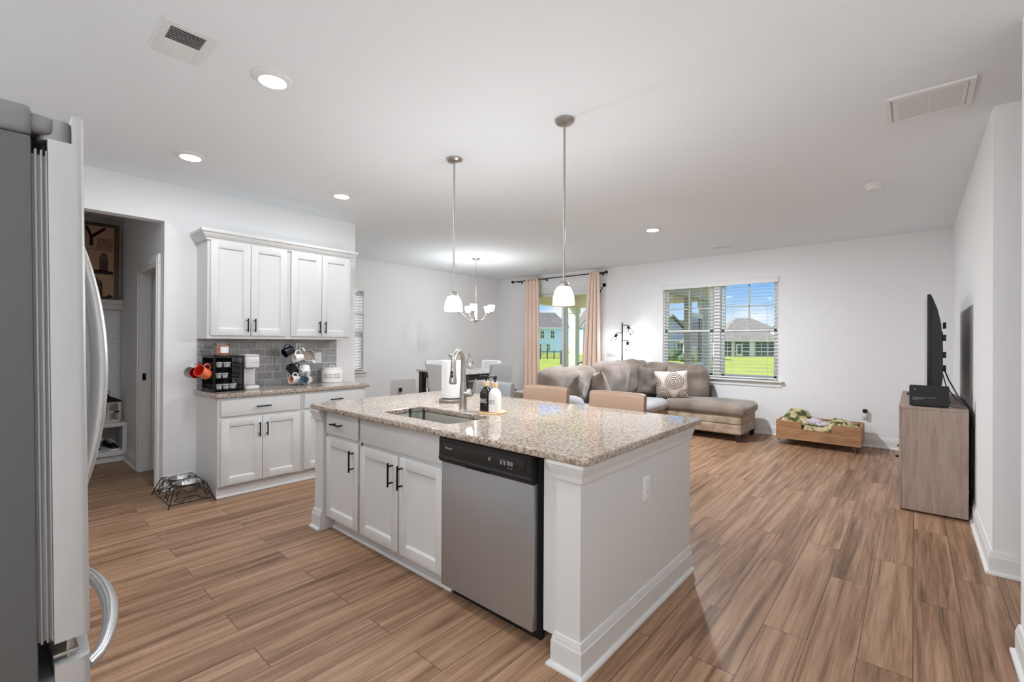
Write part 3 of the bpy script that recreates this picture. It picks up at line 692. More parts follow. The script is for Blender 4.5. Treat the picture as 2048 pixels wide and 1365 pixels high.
for i in range(5):
    a = math.radians(72 * i + 20); ca, sa = math.cos(a), math.sin(a)
    pts = [(.03, -1.03), (.09, -1.045), (.15, -1.02), (.20, -.965), (.24, -.925), (.285, -.915)]
    fine = []
    for q in range(len(pts) - 1):
        for s_ in range(4):
            f = s_ / 4; fine.append((pts[q][0] * (1 - f) + pts[q + 1][0] * f, pts[q][1] * (1 - f) + pts[q + 1][1] * f))
    fine.append(pts[-1])
    arm = MB().tube([(r * ca, r * sa, z) for r, z in fine], .0065, 8).build('arm', NICKEL, t)
    c = (.285 * ca, .285 * sa, -.915)
    MB().lathe([(.001, -.012), (.012, -.01), (.022, .0), (.024, .014), (.02, .018), (.001, .018)], c, 20).build('socket_cup', NICKEL, arm)
    MB().lathe([(.022, .012), (.036, .03), (.05, .07), (.058, .115), (.06, .125), (.057, .125), (.046, .07), (.02, .016)], c, 28, cap0=False, cap1=False).build('glass_shade', SHADE, arm)
    MB().ball((c[0], c[1], c[2] + .06), .024, 2, sz=1.3).build('bulb', BULB, arm)
    bl = bulb_light(arm, (c[0], c[1], c[2] + .075), CHAND_W)

# unseen copy added behind the camera as fill light, with stronger bulbs
ec = dup(t, (-.15, -1.75, H), label='added fill light shaped as a nickel chandelier, unseen in the entrance behind the kitchen')
for a_ in ec.children:
    for g_ in a_.children:
        if g_.type == 'LIGHT': g_.data = bright = bl.data if False else (bpy.data.lights.get('entrance_fill_bulb') or bl.data.copy()); bright.name = 'entrance_fill_bulb'; bright.energy = ENTRY_FILL_W

# ------------------------------------------------------------------ kitchen cabinets
CT, CB = .887, .852          # counter top and underside
def bar_pull(parent, x, y, z, length, vertical=True, m=None):
    b = MB(); r = .0058; hl = length / 2; ps = hl * .72
    if vertical:
        b.cyl((x, y - .034, z - hl), (x, y - .034, z + hl), r, 10)
        for s in (-1, 1): b.cyl((x, y, z + s * ps), (x, y - .034, z + s * ps), r * .85, 8)
    else:
        b.cyl((x - hl, y - .034, z), (x + hl, y - .034, z), r, 10)
        for s in (-1, 1): b.cyl((x + s * ps, y, z), (x + s * ps, y - .034, z), r * .85, 8)
    return b.build('handle', m or BLACK, parent)
def shaker(parent, name, x0, x1, z0, z1, y=0.0, fr=.062, th=.02):
    """door seen from -Y; its back lies on the plane y"""
    b = MB(); yf = y - th
    def bar(xa, xb, za, zb): b.box(xa, xb, yf, y, za, zb, .0035, 2)
    bar(x0, x0 + fr, z0, z1); bar(x1 - fr, x1, z0, z1); bar(x0 + fr - .004, x1 - fr + .004, z1 - fr, z1); bar(x0 + fr - .004, x1 - fr + .004, z0, z0 + fr)
    i = fr - .002
    # bead sloping down to the recessed panel
    ring = lambda d, yy: [Vector((x0 + d, yy, z0 + d)), Vector((x1 - d, yy, z0 + d)), Vector((x1 - d, yy, z1 - d)), Vector((x0 + d, yy, z1 - d))]
    b.grid([ring(i, yf + .004), ring(i + .012, yf + .0125)], True)
    b.box(x0 + i, x1 - i, yf + .012, y - .001, z0 + i, z1 - i)
    return b.build(name, CAB, parent)
def slabfront(parent, name, x0, x1, z0, z1, y=0.0, th=.02):
    return MB().box(x0, x1, y - th, y, z0, z1, .006, 2).build(name, CAB, parent)
PULL = .125

def base_cabinet(label, loc, rotz, wd, doors, drawer=True, drawer_pull=True, depth=.60, m0=.022, pulls='in', plinth=True, group=None, drawer_split=False):
    t = thing('base_cabinet', label, 'cabinet', loc, rotz, group)
    b = MB(); b.box(0, wd, 0, depth, .092, CB); b.build('body', CAB, t)
    b = MB(); b.box(.0, wd, .022 if plinth else .06, depth, 0, .092)
    shoe = [(0, 0), (.016, 0), (.0155, .006), (.011, .013), (.004, .018), (0, .019)]
    molding(b, (0, .022 if plinth else .06), (wd, .022 if plinth else .06), (0, -1), shoe)
    b.build('plinth', CAB, t)
    zd = CB - .023 - .142 if drawer else CB - .02
    if drawer:
        d = slabfront(t, 'drawer_front', m0, wd - m0, CB - .023 - .138, CB - .023)
        if drawer_pull: bar_pull(d, wd / 2, -.02, CB - .023 - .069, PULL, False)
    n = doors; wdoor = (wd - 2 * m0 - .004 * (n - 1)) / n
    for k in range(n):
        x0 = m0 + k * (wdoor + .004)
        d = shaker(t, 'door', x0, x0 + wdoor, .105, zd - .022)
        hx = (x0 + wdoor - .03) if (k == 0) else x0 + .03
        bar_pull(d, hx, -.02, zd - .022 - .035 - PULL / 2 - .012, PULL)
    return t
ROT = PI / 2        # fronts face +X on the left wall
XF = -4.41
base_cabinet('white base cabinet with drawer under the pod rack, beside the pet bowls', (XF, 1.27, 0), ROT, .703, 2)
base_cabinet('white base cabinet at the end of the wall run, partly behind the island', (XF, 1.974, 0), ROT, .671, 2)
b = MB(); b.box(XL, XF, 2.645, 2.652, 0, CB)
t = thing('cabinet_end_panel', 'plain white end panel closing the wall cabinets by the dining side', 'panel', (-4.71, 2.648, 0), world=True); b.build('panel', CAB, t)
t = thing('kitchen_countertop', 'speckled granite countertop on the wall base cabinets', 'countertop', (-4.7, 1.97, CB), world=True)
MB().add_mesh(slab_mesh([[(XL + .002, 1.243), (-4.385, 1.243)] + [(-4.385 + .0, 1.243)] + [(-4.385, 2.69), (XL + .002, 2.69)]][0:1] and [rrect(XL + .002, -4.378, 1.243, 2.69, .012, 3)], CB, CT, .006)).build('slab', GRANITE, t)
t = thing('tile_backsplash', 'grey subway tile backsplash above the wall countertop', 'backsplash', (XL, 1.95, CT), world=True)
OFF[t.name] = None; t.location = (0, 0, 0)
MB().box(XL + .001, XL + .009, 1.27, 2.638, CT, 1.362).build('tiles', TILE, t, 0)

def wall_cabinet(label, loc, rotz, wd, h=.90, depth=.30):
    t = thing('wall_cabinet', label, 'cabinet', loc, rotz)
    b = MB(); b.box(0, wd, 0, depth, 0, h); b.build('body', CAB, t)
    m0 = .022; wdoor = (wd - 2 * m0 - .004) / 2
    for k in range(2):
        x0 = m0 + k * (wdoor + .004)
        d = shaker(t, 'door', x0, x0 + wdoor, .03, h - .02)
        bar_pull(d, x0 + wdoor - .03 if k == 0 else x0 + .03, -.02, .065 + PULL / 2, PULL)
    return t
XU = -4.705
wall_cabinet('white wall cabinet nearest the hall opening, above the pod rack', (XU, 1.268, 1.357), ROT, .70)
wall_cabinet('white wall cabinet at the wall end, above the mug tree and canister', (XU, 1.968, 1.357), ROT, .674)
t = thing('crown_moulding', 'white crown moulding along the top of the wall cabinets', 'moulding', (-4.85, 1.95, 2.24), world=True)
CROWN = [(0, 0), (.012, 0), (.014, .012), (.022, .022), (.038, .04), (.046, .058), (.056, .066), (.06, .082), (.06, .09), (0, .09)]
b = MB(); molding(b, (XU, 1.268), (XU, 2.642), (1, 0), CROWN, 1, 1, 2.237); molding(b, (XL, 1.268), (XU, 1.268), (0, -1), CROWN, 0, 1, 2.237); molding(b, (XU, 2.642), (XL, 2.642), (0, 1), CROWN, 1, 0, 2.237)
b.build('moulding', CAB, t, 22)

# ------------------------------------------------------------------ island
YI = 1.60
IX0, IX1 = -3.262, -1.0      # faces of the two end panels
t = thing('base_cabinet', 'narrow white island cabinet with one drawer and one door, left of the sink cabinet', 'cabinet', (-3.148, YI, 0))
MB().box(0, .447, 0, .58, .092, CB).build('body', CAB, t)
b = MB(); b.box(0, .447, .05, .58, 0, .092); molding(b, (0, .05), (.447, .05), (0, -1), [(0, 0), (.016, 0), (.0155, .006), (.011, .013), (.004, .018), (0, .019)]); b.build('plinth', CAB, t)
d = slabfront(t, 'drawer_front', .012, .436, CB - .164, CB - .012); bar_pull(d, .19, -.02, CB - .085, PULL, False)
d = shaker(t, 'door', .012, .436, .10, CB - .188); bar_pull(d, .385, -.02, CB - .188 - .11, .14)
t = thing('sink_cabinet', 'white island cabinet with two doors and a blank front below the sink', 'cabinet', (-2.701, YI, 0))
b = MB(); wd = .842; b.box(0, wd, 0, .02, .092, CB); b.box(0, .018, 0, .58, .092, CB); b.box(wd - .018, wd, 0, .58, .092, CB); b.box(0, wd, 0, .58, .092, .11); b.build('body', CAB, t)
b = MB(); b.box(0, wd, .05, .58, 0, .092); molding(b, (0, .05), (wd, .05), (0, -1), [(0, 0), (.016, 0), (.0155, .006), (.011, .013), (.004, .018), (0, .019)]); b.build('plinth', CAB, t)
slabfront(t, 'blank_front', .014, .838, CB - .164, CB - .012)
d = shaker(t, 'door', .014, .428, .10, CB - .188); bar_pull(d, .38, -.02, CB - .188 - .11, .14)
d = shaker(t, 'door', .446, .838, .10, CB - .188); bar_pull(d, .475, -.02, CB - .188 - .11, .14)

def end_panel(label, xa, xb, outer, y0=1.562, y1=2.753):
    """xa..xb thickness of the front post; outer = +1/-1: which x side is the outside"""
    xo, xi = (xb, xa) if outer > 0 else (xa, xb)
    t = thing('island_end_panel', label, 'panel', ((xa + xb) / 2, 2.16, 0), world=True)
    b = MB(); b.box(xa, xb, y0, y0 + .10, 0, CB)
    b.box(min(xo, xo - outer * .06), max(xo, xo - outer * .06), y0 + .10, y1, 0, CB); b.build('panel', CAB, t)
    capp = [(0, 0), (.011, 0), (.012, .004), (.012, .022), (.016, .025), (.017, .032), (.024, .046), (.0275, .058), (.028, .062), (.031, .064), (.031, .078), (0, .078)]
    b = MB(); o = (outer, 0)
    molding(b, (xi, y0), (xo, y0), (0, -1), capp, 1 if outer > 0 else 0, 1, CB - .078)
    molding(b, (xo, y0), (xo, y1), o, capp, 1, 0, CB - .078); (molding(b, (xi, YI - .001), (xi, y0), (-outer, 0), capp, 0, 1, CB - .078) if outer > 0 else None); b.build('cap_moulding', CAB, t, 22)
    b = MB(); P2 = [(o_, h if h < .03 else h * 1.03) for o_, h in BASEP]
    molding(b, (xi, y0), (xo, y0), (0, -1), P2, 1 if outer > 0 else 0, 1); molding(b, (xo, y0), (xo, y1), o, P2, 1, 0); (molding(b, (xi, YI - .001), (xi, y0), (-outer, 0), P2, 0, 1) if outer > 0 else None); b.build('baseboard', CAB, t, 22)
    return t
end_panel('white island end panel with outlet, next to the dishwasher', -1.119, IX1, 1)
end_panel('white island end post and panel facing the wall cabinets', IX0, -3.150, -1)
t = thing('island_back_panel', 'white back panel under the island overhang behind the bar stools', 'panel', (-2.13, 2.2, 0), world=True)
MB().box(IX0 + .062, IX1 - .062, 2.185, 2.205, 0, CB).build('panel', CAB, t)
t = thing('filler_strip', 'white filler strip between the dishwasher and the island post', 'trim', (-1.165, YI, 0), world=True)
MB().box(-1.214, -1.12, YI - .0, YI + .05, .085, CB, .002, 1).build('strip', CAB, t)

# worktop
SKX0, SKX1, SKY0, SKY1 = -2.59, -1.912, 1.668, 2.005
t = thing('island_worktop', 'speckled granite worktop with rounded corners on the kitchen island', 'countertop', (-2.13, 2.18, CB), world=True)
MB().add_mesh(slab_mesh([rrect(-3.30, -.952, 1.53, 2.835, .035, 6), rrect(SKX0, SKX1, SKY0, SKY1, .05, 6)], CB, CT, .008)).build('slab', GRANITE, t)
# sink
t = thing('sink', 'stainless steel undermount sink set in the island worktop', 'sink', ((SKX0 + SKX1) / 2, (SKY0 + SKY1) / 2, CB), world=True)
lv = [(CB - .001, .02, .06), (CB - .001, -.004, .05), (CB - .01, -.006, .05), (.70, -.012, .055), (.682, -.03, .07), (.676, -.08, .06), (.674, -.14, .02)]
b = MB(); rings = [[Vector((x, y, z)) for x, y in rrect(SKX0 - g, SKX1 + g, SKY0 - g, SKY1 + g, max(r, .01), 6)] for z, g, r in lv]
b.grid(rings, True, False, True); b.build('basin', SINKST, t)
MB().lathe([(.045, .0), (.043, .006), (.03, .004), (.001, .002)], ((SKX0 + SKX1) / 2, (SKY0 + SKY1) / 2, .674), 24).build('drain', CHROME, t)

# faucet
fx, fy = -2.275, 2.10
t = thing('faucet', 'tall brushed nickel gooseneck faucet with pull-down head behind the sink', 'faucet', (fx, fy, CT))
MB().lathe([(.028, 0), (.027, .004), (.026, .008), (.0255, .05), (.024, .11), (.0235, .13), (.021, .16), (.019, .185), (.001, .185)], seg=28).build('body', NICKEL, t)
dx, dy = math.sin(math.radians(27)), -math.cos(math.radians(27))
pts = []
zt, rr_, top = .17, .092, .315
pts += [(0, z) for z in (.17, .21, .25, .28)]
for i in range(13):
    a = PI - PI * 1.04 * i / 12; pts.append((rr_ + rr_ * math.cos(a), .30 + rr_ * 1.0 * math.sin(a)))
x_e, z_e = pts[-1]
neck = [(x * dx, x * dy, z) for x, z in pts]
MB().tube(neck, .0165, 16, radii=[.0185 - .003 * min(1, i / 6) for i in range(len(neck))]).build('spout', NICKEL, t)
h = MB(); ax = Vector((dx * .05, dy * .05, -1)).normalized(); p0_ = Vector(neck[-1])
ln = [(0, .0165), (.005, .0175), (.035, .0185), (.06, .0215), (.085, .0245), (.098, .0245), (.10, .021)]
h.tube([p0_ + ax * l for l, _ in ln], .02, 20, radii=[r for _, r in ln]); sh = h.build('spray_head', NICKEL, t)
MB().cyl(p0_ + ax * .0975, p0_ + ax * .1035, .019, 18).build('nozzle', BLKPL, sh)
fv = Vector((dx, dy, 0))
for l in (.03, .052): MB().ball(p0_ + ax * l + fv * .02, .0085, 2, sz=1.3).build('button', BLKPL, sh)
ha = Vector((.95, .3, 0)).normalized()
MB().tube([ha * l + Vector((0, 0, .105)) for l in (.0, .02, .045, .062, .07)], .02, 18, radii=[.022, .0225, .022, .019, .012]).build('valve', NICKEL, t)
MB().tube([ha * a + Vector((0, 0, z)) for a, z in ((.052, .098), (.07, .105), (.08, .13), (.085, .165), (.09, .195), (.097, .205))], .008, 10, radii=[.012, .012, .010, .0075, .006, .005]).build('lever', NICKEL, t)

# paper towel
t = thing('paper_towel_holder', 'white paper towel roll on a steel stand behind the faucet', 'paper towels', (-2.64, 2.315, CT))
MB().lathe([(.090, 0), (.092, .004), (.094, .016), (.091, .024), (.05, .027), (.001, .027)], seg=40).build('base', NICKEL, t)
MB().lathe([(.006, .02), (.006, .325), (.012, .328), (.02, .335), (.024, .358), (.022, .36), (.001, .36)], seg=20).build('rod', NICKEL, t)
MB().lathe([(.022, .032), (.0725, .032), (.0735, .036), (.0735, .306), (.0725, .31), (.022, .31), (.02, .306), (.02, .036)], seg=48, cap0=False, cap1=False).build('roll', PAPER, t)

# soap bottles
t = thing('soap_tray', 'round bamboo tray under the two soap bottles', 'tray', (-2.03, 2.125, CT))
MB().lathe([(.088, 0), (.09, .002), (.09, .009), (.087, .011), (.082, .009), (.001, .009)], seg=40).build('disc', BAMBOO, t)
def wrap_text(s, size, R, z, ang0, depth=.0006, sx=1.0, sy=1.0):
    me = text_mesh(s, size, .0002)
    for v in me.vertices: v.co.x *= sx; v.co.y *= sy
    for v in me.vertices:
        x, y, zz = v.co; a = ang0 + x / R; rr = R + depth + (zz if zz > 0 else -.001)
        v.co = (rr * math.cos(a), rr * math.sin(a), z + y)
    return me
def bottle(label, loc, m, inkm, word, ang, word_size=.034, noz=0):
    t = thing('soap_bottle', label, 'soap bottle', loc, group='pump soap bottles by the sink')
    MB().lathe([(.036, 0), (.0395, .003), (.040, .008), (.040, .108), (.038, .122), (.030, .138), (.018, .149), (.0165, .152), (.0165, .164), (.001, .164)], seg=36).build('flask', m, t)
    MB().lathe([(.0185, .158), (.019, .160), (.019, .186), (.018, .188), (.001, .188)], seg=24).build('collar', BAMBOO, t)
    pm = MB(); pm.cyl((0, 0, .186), (0, 0, .212), .0055, 12); pm.lathe([(.012, .208), (.013, .212), (.012, .226), (.008, .229), (.001, .229)], seg=16)
    pm.tube([(0, 0, .222), (.022 * math.cos(noz), .022 * math.sin(noz), .224), (.045 * math.cos(noz), .045 * math.sin(noz), .219), (.05 * math.cos(noz), .05 * math.sin(noz), .213)], .0042, 8)
    pm.build('pump', BLKPL, t)
    MB().add_mesh(wrap_text(word, word_size, .04, .066, ang, sx=.62, sy=1.15)).build('lettering', inkm, t, 0)
    return t
BLKBOT = mat('black_bottle_glass', (16, 16, 17), 0.08, coat=.5); WHTBOT = mat('white_bottle_glass', (238, 234, 230), 0.18, coat=.4)
WHTINK = mat('white_ink', (225, 225, 225), .6); GREYINK = mat('grey_ink', (120, 116, 112), .6)
ca_ = math.atan2(-2.1, 2.05)     # towards the kitchen side
bottle('black pump soap bottle lettered DISHES', (-2.078, 2.118, CT + .0095), BLKBOT, WHTINK, 'DISHES', ca_ - .72, .034, math.radians(195))
bottle('white pump soap bottle lettered HANDS', (-1.990, 2.108, CT + .0095), WHTBOT, GREYINK, 'HANDS', ca_ - .95, .034, math.radians(195))

# glass in sink
t = thing('glass_mug', 'clear glass mug with handle standing in the sink', 'mug', (-2.42, 1.83, .676))
MB().lathe([(.001, 0), (.046, 0), (.05, .006), (.054, .21), (.0545, .225), (.0515, .226), (.05, .21), (.046, .016), (.001, .014)], seg=36, cap0=False, cap1=False).build('cup', DRINK, t)
MB().tube([(.05 * math.cos(-.6) + q[0] * math.cos(-.6), .05 * math.sin(-.6) + q[0] * math.sin(-.6), q[1]) for q in ((-.001, .06), (.02, .066), (.034, .09), (.036, .13), (.026, .158), (.0, .168))], .006, 10).build('handle', DRINK, t)

# dishwasher
t = thing('dishwasher', 'stainless steel dishwasher with black control panel built into the island', 'dishwasher', (-1.855, 1.575, 0))
wd = .612
MB().box(.004, wd - .004, .02, .58, .10, CB - .004).build('tub', DARK, t)
d = MB().box(0, wd, -.012, .022, .075, .718, .004).build('door', STEEL, t)
# control panel with sloping lower lip and recessed handle pocket
prof = [(.022, .715), (-.012, .715), (-.03, .728), (-.034, .742), (-.03, .752), (-.028, .842), (-.02, .849), (.022, .849)]
cp = MB().prism([(y, z) for y, z in prof], 0, wd, lambda u, v, a: (a, u, v)).build('control_panel', BLKPL, t, 20)
MB().box(.03, wd - .035, -.0315, -.028, .765, .828, .001, 1).build('glossy_strip', MIRRORSIDE, cp)
MB().box(.20, .36, -.034, -.025, .722, .738, .003).build('grip', BLACK, cp)
me = text_mesh('Whirlpool', .0125, .0002); me.transform(T(.077, -.0318, .797) @ Rx(PI / 2)); MB().add_mesh(me).build('logo', mat('silver_ink', (190, 190, 192), .4), cp, 0)
ICON = mat('panel_icons', (120, 122, 124), .5)
for k, (x, z, w_, h_) in enumerate(((.36, .80, .018, .002), (.358, .785, .012, .016), (.43, .80, .004, .004), (.44, .80, .004, .004), (.449, .801, .012, .003), (.432, .781, .014, .018), (.454, .781, .014, .018), (.474, .80, .004, .004), (.478, .782, .014, .02), (.496, .782, .014, .02), (.478, .768, .012, .004), (.496, .768, .012, .004))):
    MB().box(x, x + w_, -.0322, -.0314, z, z + h_, .0004, 1).build('icon', ICON, cp)
MB().box(.01, wd - .01, .065, .075, .0, .098).build('toe_kick', BLKPL, t)
for x in (.03, wd - .03): MB().cyl((x, .09, 0), (x, .09, .10), .014, 10).build('foot', BLKPL, t)

# outlets
def outlet(name, label, loc, rotz, sw=False, gang=1, hz=False):
    t = thing(name, label, 'outlet' if not sw else 'switch plate', loc, rotz)
    hw, hh = (.038 * gang if gang > 1 else .036), .059
    if hz: hw, hh = hh, hw
    MB().box(-hw, hw, -.007, 0, -hh, hh, .003).build('plate', TRIM, t)
    if not sw:
        for z in (-.02, .02):
            s_ = MB().lathe([(.0165, 0), (.0165, .0025), (.001, .0025)], seg=20, M=T(0, -.007, z) @ Rx(PI / 2)).build('socket', TRIM, t)
            MB().box(-.0075, -.0055, -.0102, -.009, z - .004, z + .005).box(.0055, .0075, -.0102, -.009, z - .004, z + .005).build('slots', DARK, s_, 0)
    return t
outlet('wall_outlet', 'white outlet on the island end panel', (IX1, 2.155, .622), PI / 2)
outlet('wall_outlet', 'white outlet on the grey tile backsplash', (XL + .009, 2.42, 1.155), PI / 2)
outlet('wall_outlet', 'white outlet behind the black air freshener above the baseboard', (-.481, YB, .404), 0)
outlet('wall_outlet', 'white outlet low on the dining wall holding a black plug', (XD, 4.935, .445), PI / 2)
t = outlet('switch_plate', 'wide white switch plate beside the blush curtain', (-4.19, YB, 1.145), 0, True)
b = MB(); b.box(-.12, .12, -.008, 0, -.05, .05, .003); b.box(-.08, .08, -.014, -.004, -.022, .022, .003); b.build('cover', TRIM, t)
t = thing('plug_adapter', 'black plug in the dining wall outlet', 'plug', (XD + .01, 4.935, .455), world=True)
MB().box(XD + .0105, XD + .045, 4.91, 4.965, .43, .50, .006).build('body', BLKPL, t); MB().tube([(XD + .03, 4.935, .43), (XD + .03, 4.93, .3), (XD + .02, 4.95, .15), (XD + .05, 5.0, .01)], .004, 6).build('cord', BLKPL, t)
CLEARPL = mat('milky_plastic', (214, 214, 212), .25)
t = thing('air_freshener', 'plug-in air freshener with black top above the wooden dog bed', 'air freshener', (-.481, YB - .0095, .38), world=True)
MB().soft(-.481, YB - .034, .40, .026, .022, .036, .015, 6).build('bottle', CLEARPL, t); MB().soft(-.481, YB - .034, .462, .024, .022, .024, .008, 5).build('cap', BLKPL, t)

# ------------------------------------------------------------------ refrigerator
t = thing('refrigerator', 'tall grey french door refrigerator seen from its side at the kitchen entry', 'refrigerator', (-1.705, .0765, .012))
t.rotation_euler = (.0159, 0, 0)
FX = .455
MB().box(-FX, FX, -.66, 0, .03, 1.712, .006).build('case', FRIDGE_SIDE, t)
MB().box(-FX - .003, FX + .003, -.66, .001, 1.712, 1.768, .012, 3).build('top_cap', FRIDGE_CAP, t)
b = MB()
for y, th in ((.004, .004), (.012, .0035), (.019, .0035)):
    b.box(-FX + .004, FX - .004, y - th / 2 + .0015, y + th / 2 + .0015, .74, 1.69, .0015, 1)
b.box(-FX + .008, FX - .008, 0, .021, .745, 1.68); b.box(-FX + .008, FX - .008, 0, .021, .09, .66); b.build('gasket', GASKET, t)
def crown(x): return .012 * (1 - (x / FX) ** 2)
def front_poly(x0, x1, back):
    n = 24; poly = []
    for i in range(n + 1):
        f = .5 - .5 * math.cos(PI * i / n); x = x0 + (x1 - x0) * f; e = min(x - x0, x1 - x)
        rnd = .012 - math.sqrt(max(0, .012 ** 2 - (.012 - e) ** 2)) if e < .012 else 0
        poly.append((x, .073 + crown(x) - rnd))
    return poly + [(x1, back), (x0, back)]
def fdoor(name, x0, x1, z0, z1):
    return MB().prism(front_poly(x0, x1, .022), z0, z1, lambda u, v, a: (u, v, a)).build(name, FRIDGE_DOOR, t, 50)
rd = fdoor('door', .003, FX, .735, 1.712); ld_ = fdoor('door', -FX, -.003, .735, 1.712)
dr = fdoor('freezer_drawer', -FX, FX, .075, .69)
for d, x0, x1 in ((rd, .003, FX), (ld_, -FX, -.003)):
    MB().prism(front_poly(x0, x1, .056), 1.712, 1.768, lambda u, v, a: (u, v, a)).build('front_lip', FRIDGE_DOOR, d, 50)
b = MB(); b.box(FX - .20, FX - .004, -.06, .03, 1.722, 1.758, .012, 3); b.build('hinge_cover', FRIDGE_CAP, t)
MB().lathe([(.001, 0), (.026, 0), (.0265, .03), (.022, .045), (.012, .05), (.001, .051)], (FX - .035, .034, 1.713), 24).build('hinge_cap', GASKET, t)
b = MB(); b.box(FX - .08, FX - .012, .02, .058, .700, .708, .003); b.cyl((FX - .03, .045, .69), (FX - .03, .045, .735), .007, 10); b.build('centre_hinge', NICKEL, t)
MB().box(-FX + .01, FX - .01, -.55, -.005, .69, .735).build('divider', BLKPL, t)
MB().box(-FX + .01, FX - .01, -.6, .0, .0, .03).build('base_grille', BLKPL, t)
def bow(a0, a1, base, out, n=26):
    r = []
    for i in range(n + 1):
        f = i / n; r.append((a0 + (a1 - a0) * f, base + out * math.sin(PI * f) ** .62))
    return r
for d, x in ((rd, .047), (ld_, -.047)):
    b = MB(); pts = bow(.885, 1.625, .076, .066)
    b.tube([(x, y, z) for z, y in pts], .0155, 14, radii=[.010 + .0065 * math.sin(PI * i / 26) for i in range(27)]); b.build('handle', FRIDGE_STEEL, d)
pts = bow(-.33, .35, .078, .075)
b = MB(); b.tube([(x, y, .615) for x, y in pts], .0165, 14, radii=[.011 + .0065 * math.sin(PI * i / 26) for i in range(27)]); b.build('handle', FRIDGE_STEEL, dr)
b = MB(); b.box(-.36, -.13, .082, .087, .98, 1.40, .003); b.build('dispenser', BLKPL, ld_)
b = MB(); b.soft(-.20, .094, 1.24, .03, .012, .085, .01, 4); b.build('dispenser_paddle', FRIDGE_DOOR, ld_)

# ------------------------------------------------------------------ mudroom
t = thing('mudroom_bench', 'white built-in hall bench with open shoe cubbies beyond the opening', 'bench', (-6.82, .45, 0), world=True)
by0, by1, bx0, bx1 = -.2, 1.018, -7.048, -6.59
MB().box(bx0, bx1, by0, by1, .385, .425, .004).build('seat', TRIM, t)
for y in (by0 + .02, .19, .60, by1 - .019): MB().box(bx0, bx1 + .0, y - .019, y + .019, .115, .385, .002, 1).build('divider', TRIM, t)
MB().box(bx0, bx1, by0, by1, .07, .115, .003).build('bottom_shelf', TRIM, t)
MB().box(bx0, bx1 - .03, by0, by1, 0, .07).build('plinth', TRIM, t)
b = MB(); b.box(bx0, bx0 + .015, by0, by1, .425, 1.70)
for y in (.05, .45, .85): b.box(bx0 + .015, bx0 + .024, y - .045, y + .045, .425, 1.70, .002, 1)
b.box(bx0 + .015, bx0 + .024, by0, by1, 1.36, 1.46, .002, 1); b.box(bx0 + .015, bx0 + .024, by0, by1, .425, .53, .002, 1)
b.build('back_panel', TRIM, t)
b = MB(); b.box(bx0, bx0 + .17, by0, by1, 1.775, 1.80, .004); molding(b, (bx0 + .10, by0), (bx0 + .10, by1), (1, 0), [(0, 0), (.012, .0), (.016, .02), (.04, .05), (.055, .06), (.055, .075), (0, .075)], 0, 0, 1.70); b.box(bx0, bx0 + .10, by0, by1, 1.70, 1.775); b.build('top_shelf', TRIM, t)
# picture on the top shelf
px_ = -6.93
t = thing('city_picture', 'sepia city collage panel standing on the bench top shelf', 'picture', (px_, .76, 1.80), world=True)
y0, y1, z0, z1 = .53, .985, 1.802, 2.665
MB().box(px_ - .035, px_, y0, y1, z0, z1, .002, 1).build('panel', PICF, t)
b = MB(); zs = [z0 + .012, z0 + .285, z0 + .555, z1 - .035]
for a, c in zip(zs, zs[1:]): b.box(px_ + .0002, px_ + .0012, y0 + .02, y1 - .045, a + .003, c - .003)
b.build('print', PICW, t, 0)
b = MB(); m = MB(); e = px_ + .0014
def pp(bb, pts): bb.prism(pts, e, e + .0004, lambda u, v, a: (a, u, v))
# bottom: a stepped tower and low roofs
pp(m, [(.715, zs[0] + .01), (.845, zs[0] + .01), (.842, zs[0] + .17), (.828, zs[0] + .2), (.805, zs[0] + .213), (.787, zs[0] + .24), (.783, zs[0] + .262), (.779, zs[0] + .24), (.757, zs[0] + .213), (.735, zs[0] + .2), (.720, zs[0] + .17)])
pp(b, [(.60, zs[0] + .005), (.93, zs[0] + .005), (.93, zs[0] + .03), (.90, zs[0] + .045), (.87, zs[0] + .02), (.70, zs[0] + .02), (.62, zs[0] + .06)])
for k in range(5): pp(b, [(.728 + k * .024, zs[0] + .03), (.736 + k * .024, zs[0] + .03), (.736 + k * .024, zs[0] + .19), (.728 + k * .024, zs[0] + .19)])
m.build('brown_ink', PICM, t, 0)
# middle: two arched blocks
for a_, w_ in ((.62, .12), (.85, .075)):
    pts = [(a_ - w_ / 2, zs[1] + .03), (a_ + w_ / 2, zs[1] + .03)] + [(a_ + w_ / 2 * math.cos(q), zs[1] + .16 + .085 * math.sin(q)) for q in [PI * i / 8 for i in range(9)]]
    m = MB(); pp(m, pts); m.build('brown_ink', PICM, t, 0)
    for k in range(4): pp(b, [(a_ - w_ / 2 + .012 + k * w_ / 4, zs[1] + .03), (a_ - w_ / 2 + .018 + k * w_ / 4, zs[1] + .03), (a_ - w_ / 2 + .018 + k * w_ / 4, zs[1] + .17), (a_ - w_ / 2 + .012 + k * w_ / 4, zs[1] + .17)])
pp(b, [(.56, zs[1] + .005), (.935, zs[1] + .005), (.93, zs[1] + .035), (.80, zs[1] + .05), (.70, zs[1] + .03), (.60, zs[1] + .055)])
m = MB()
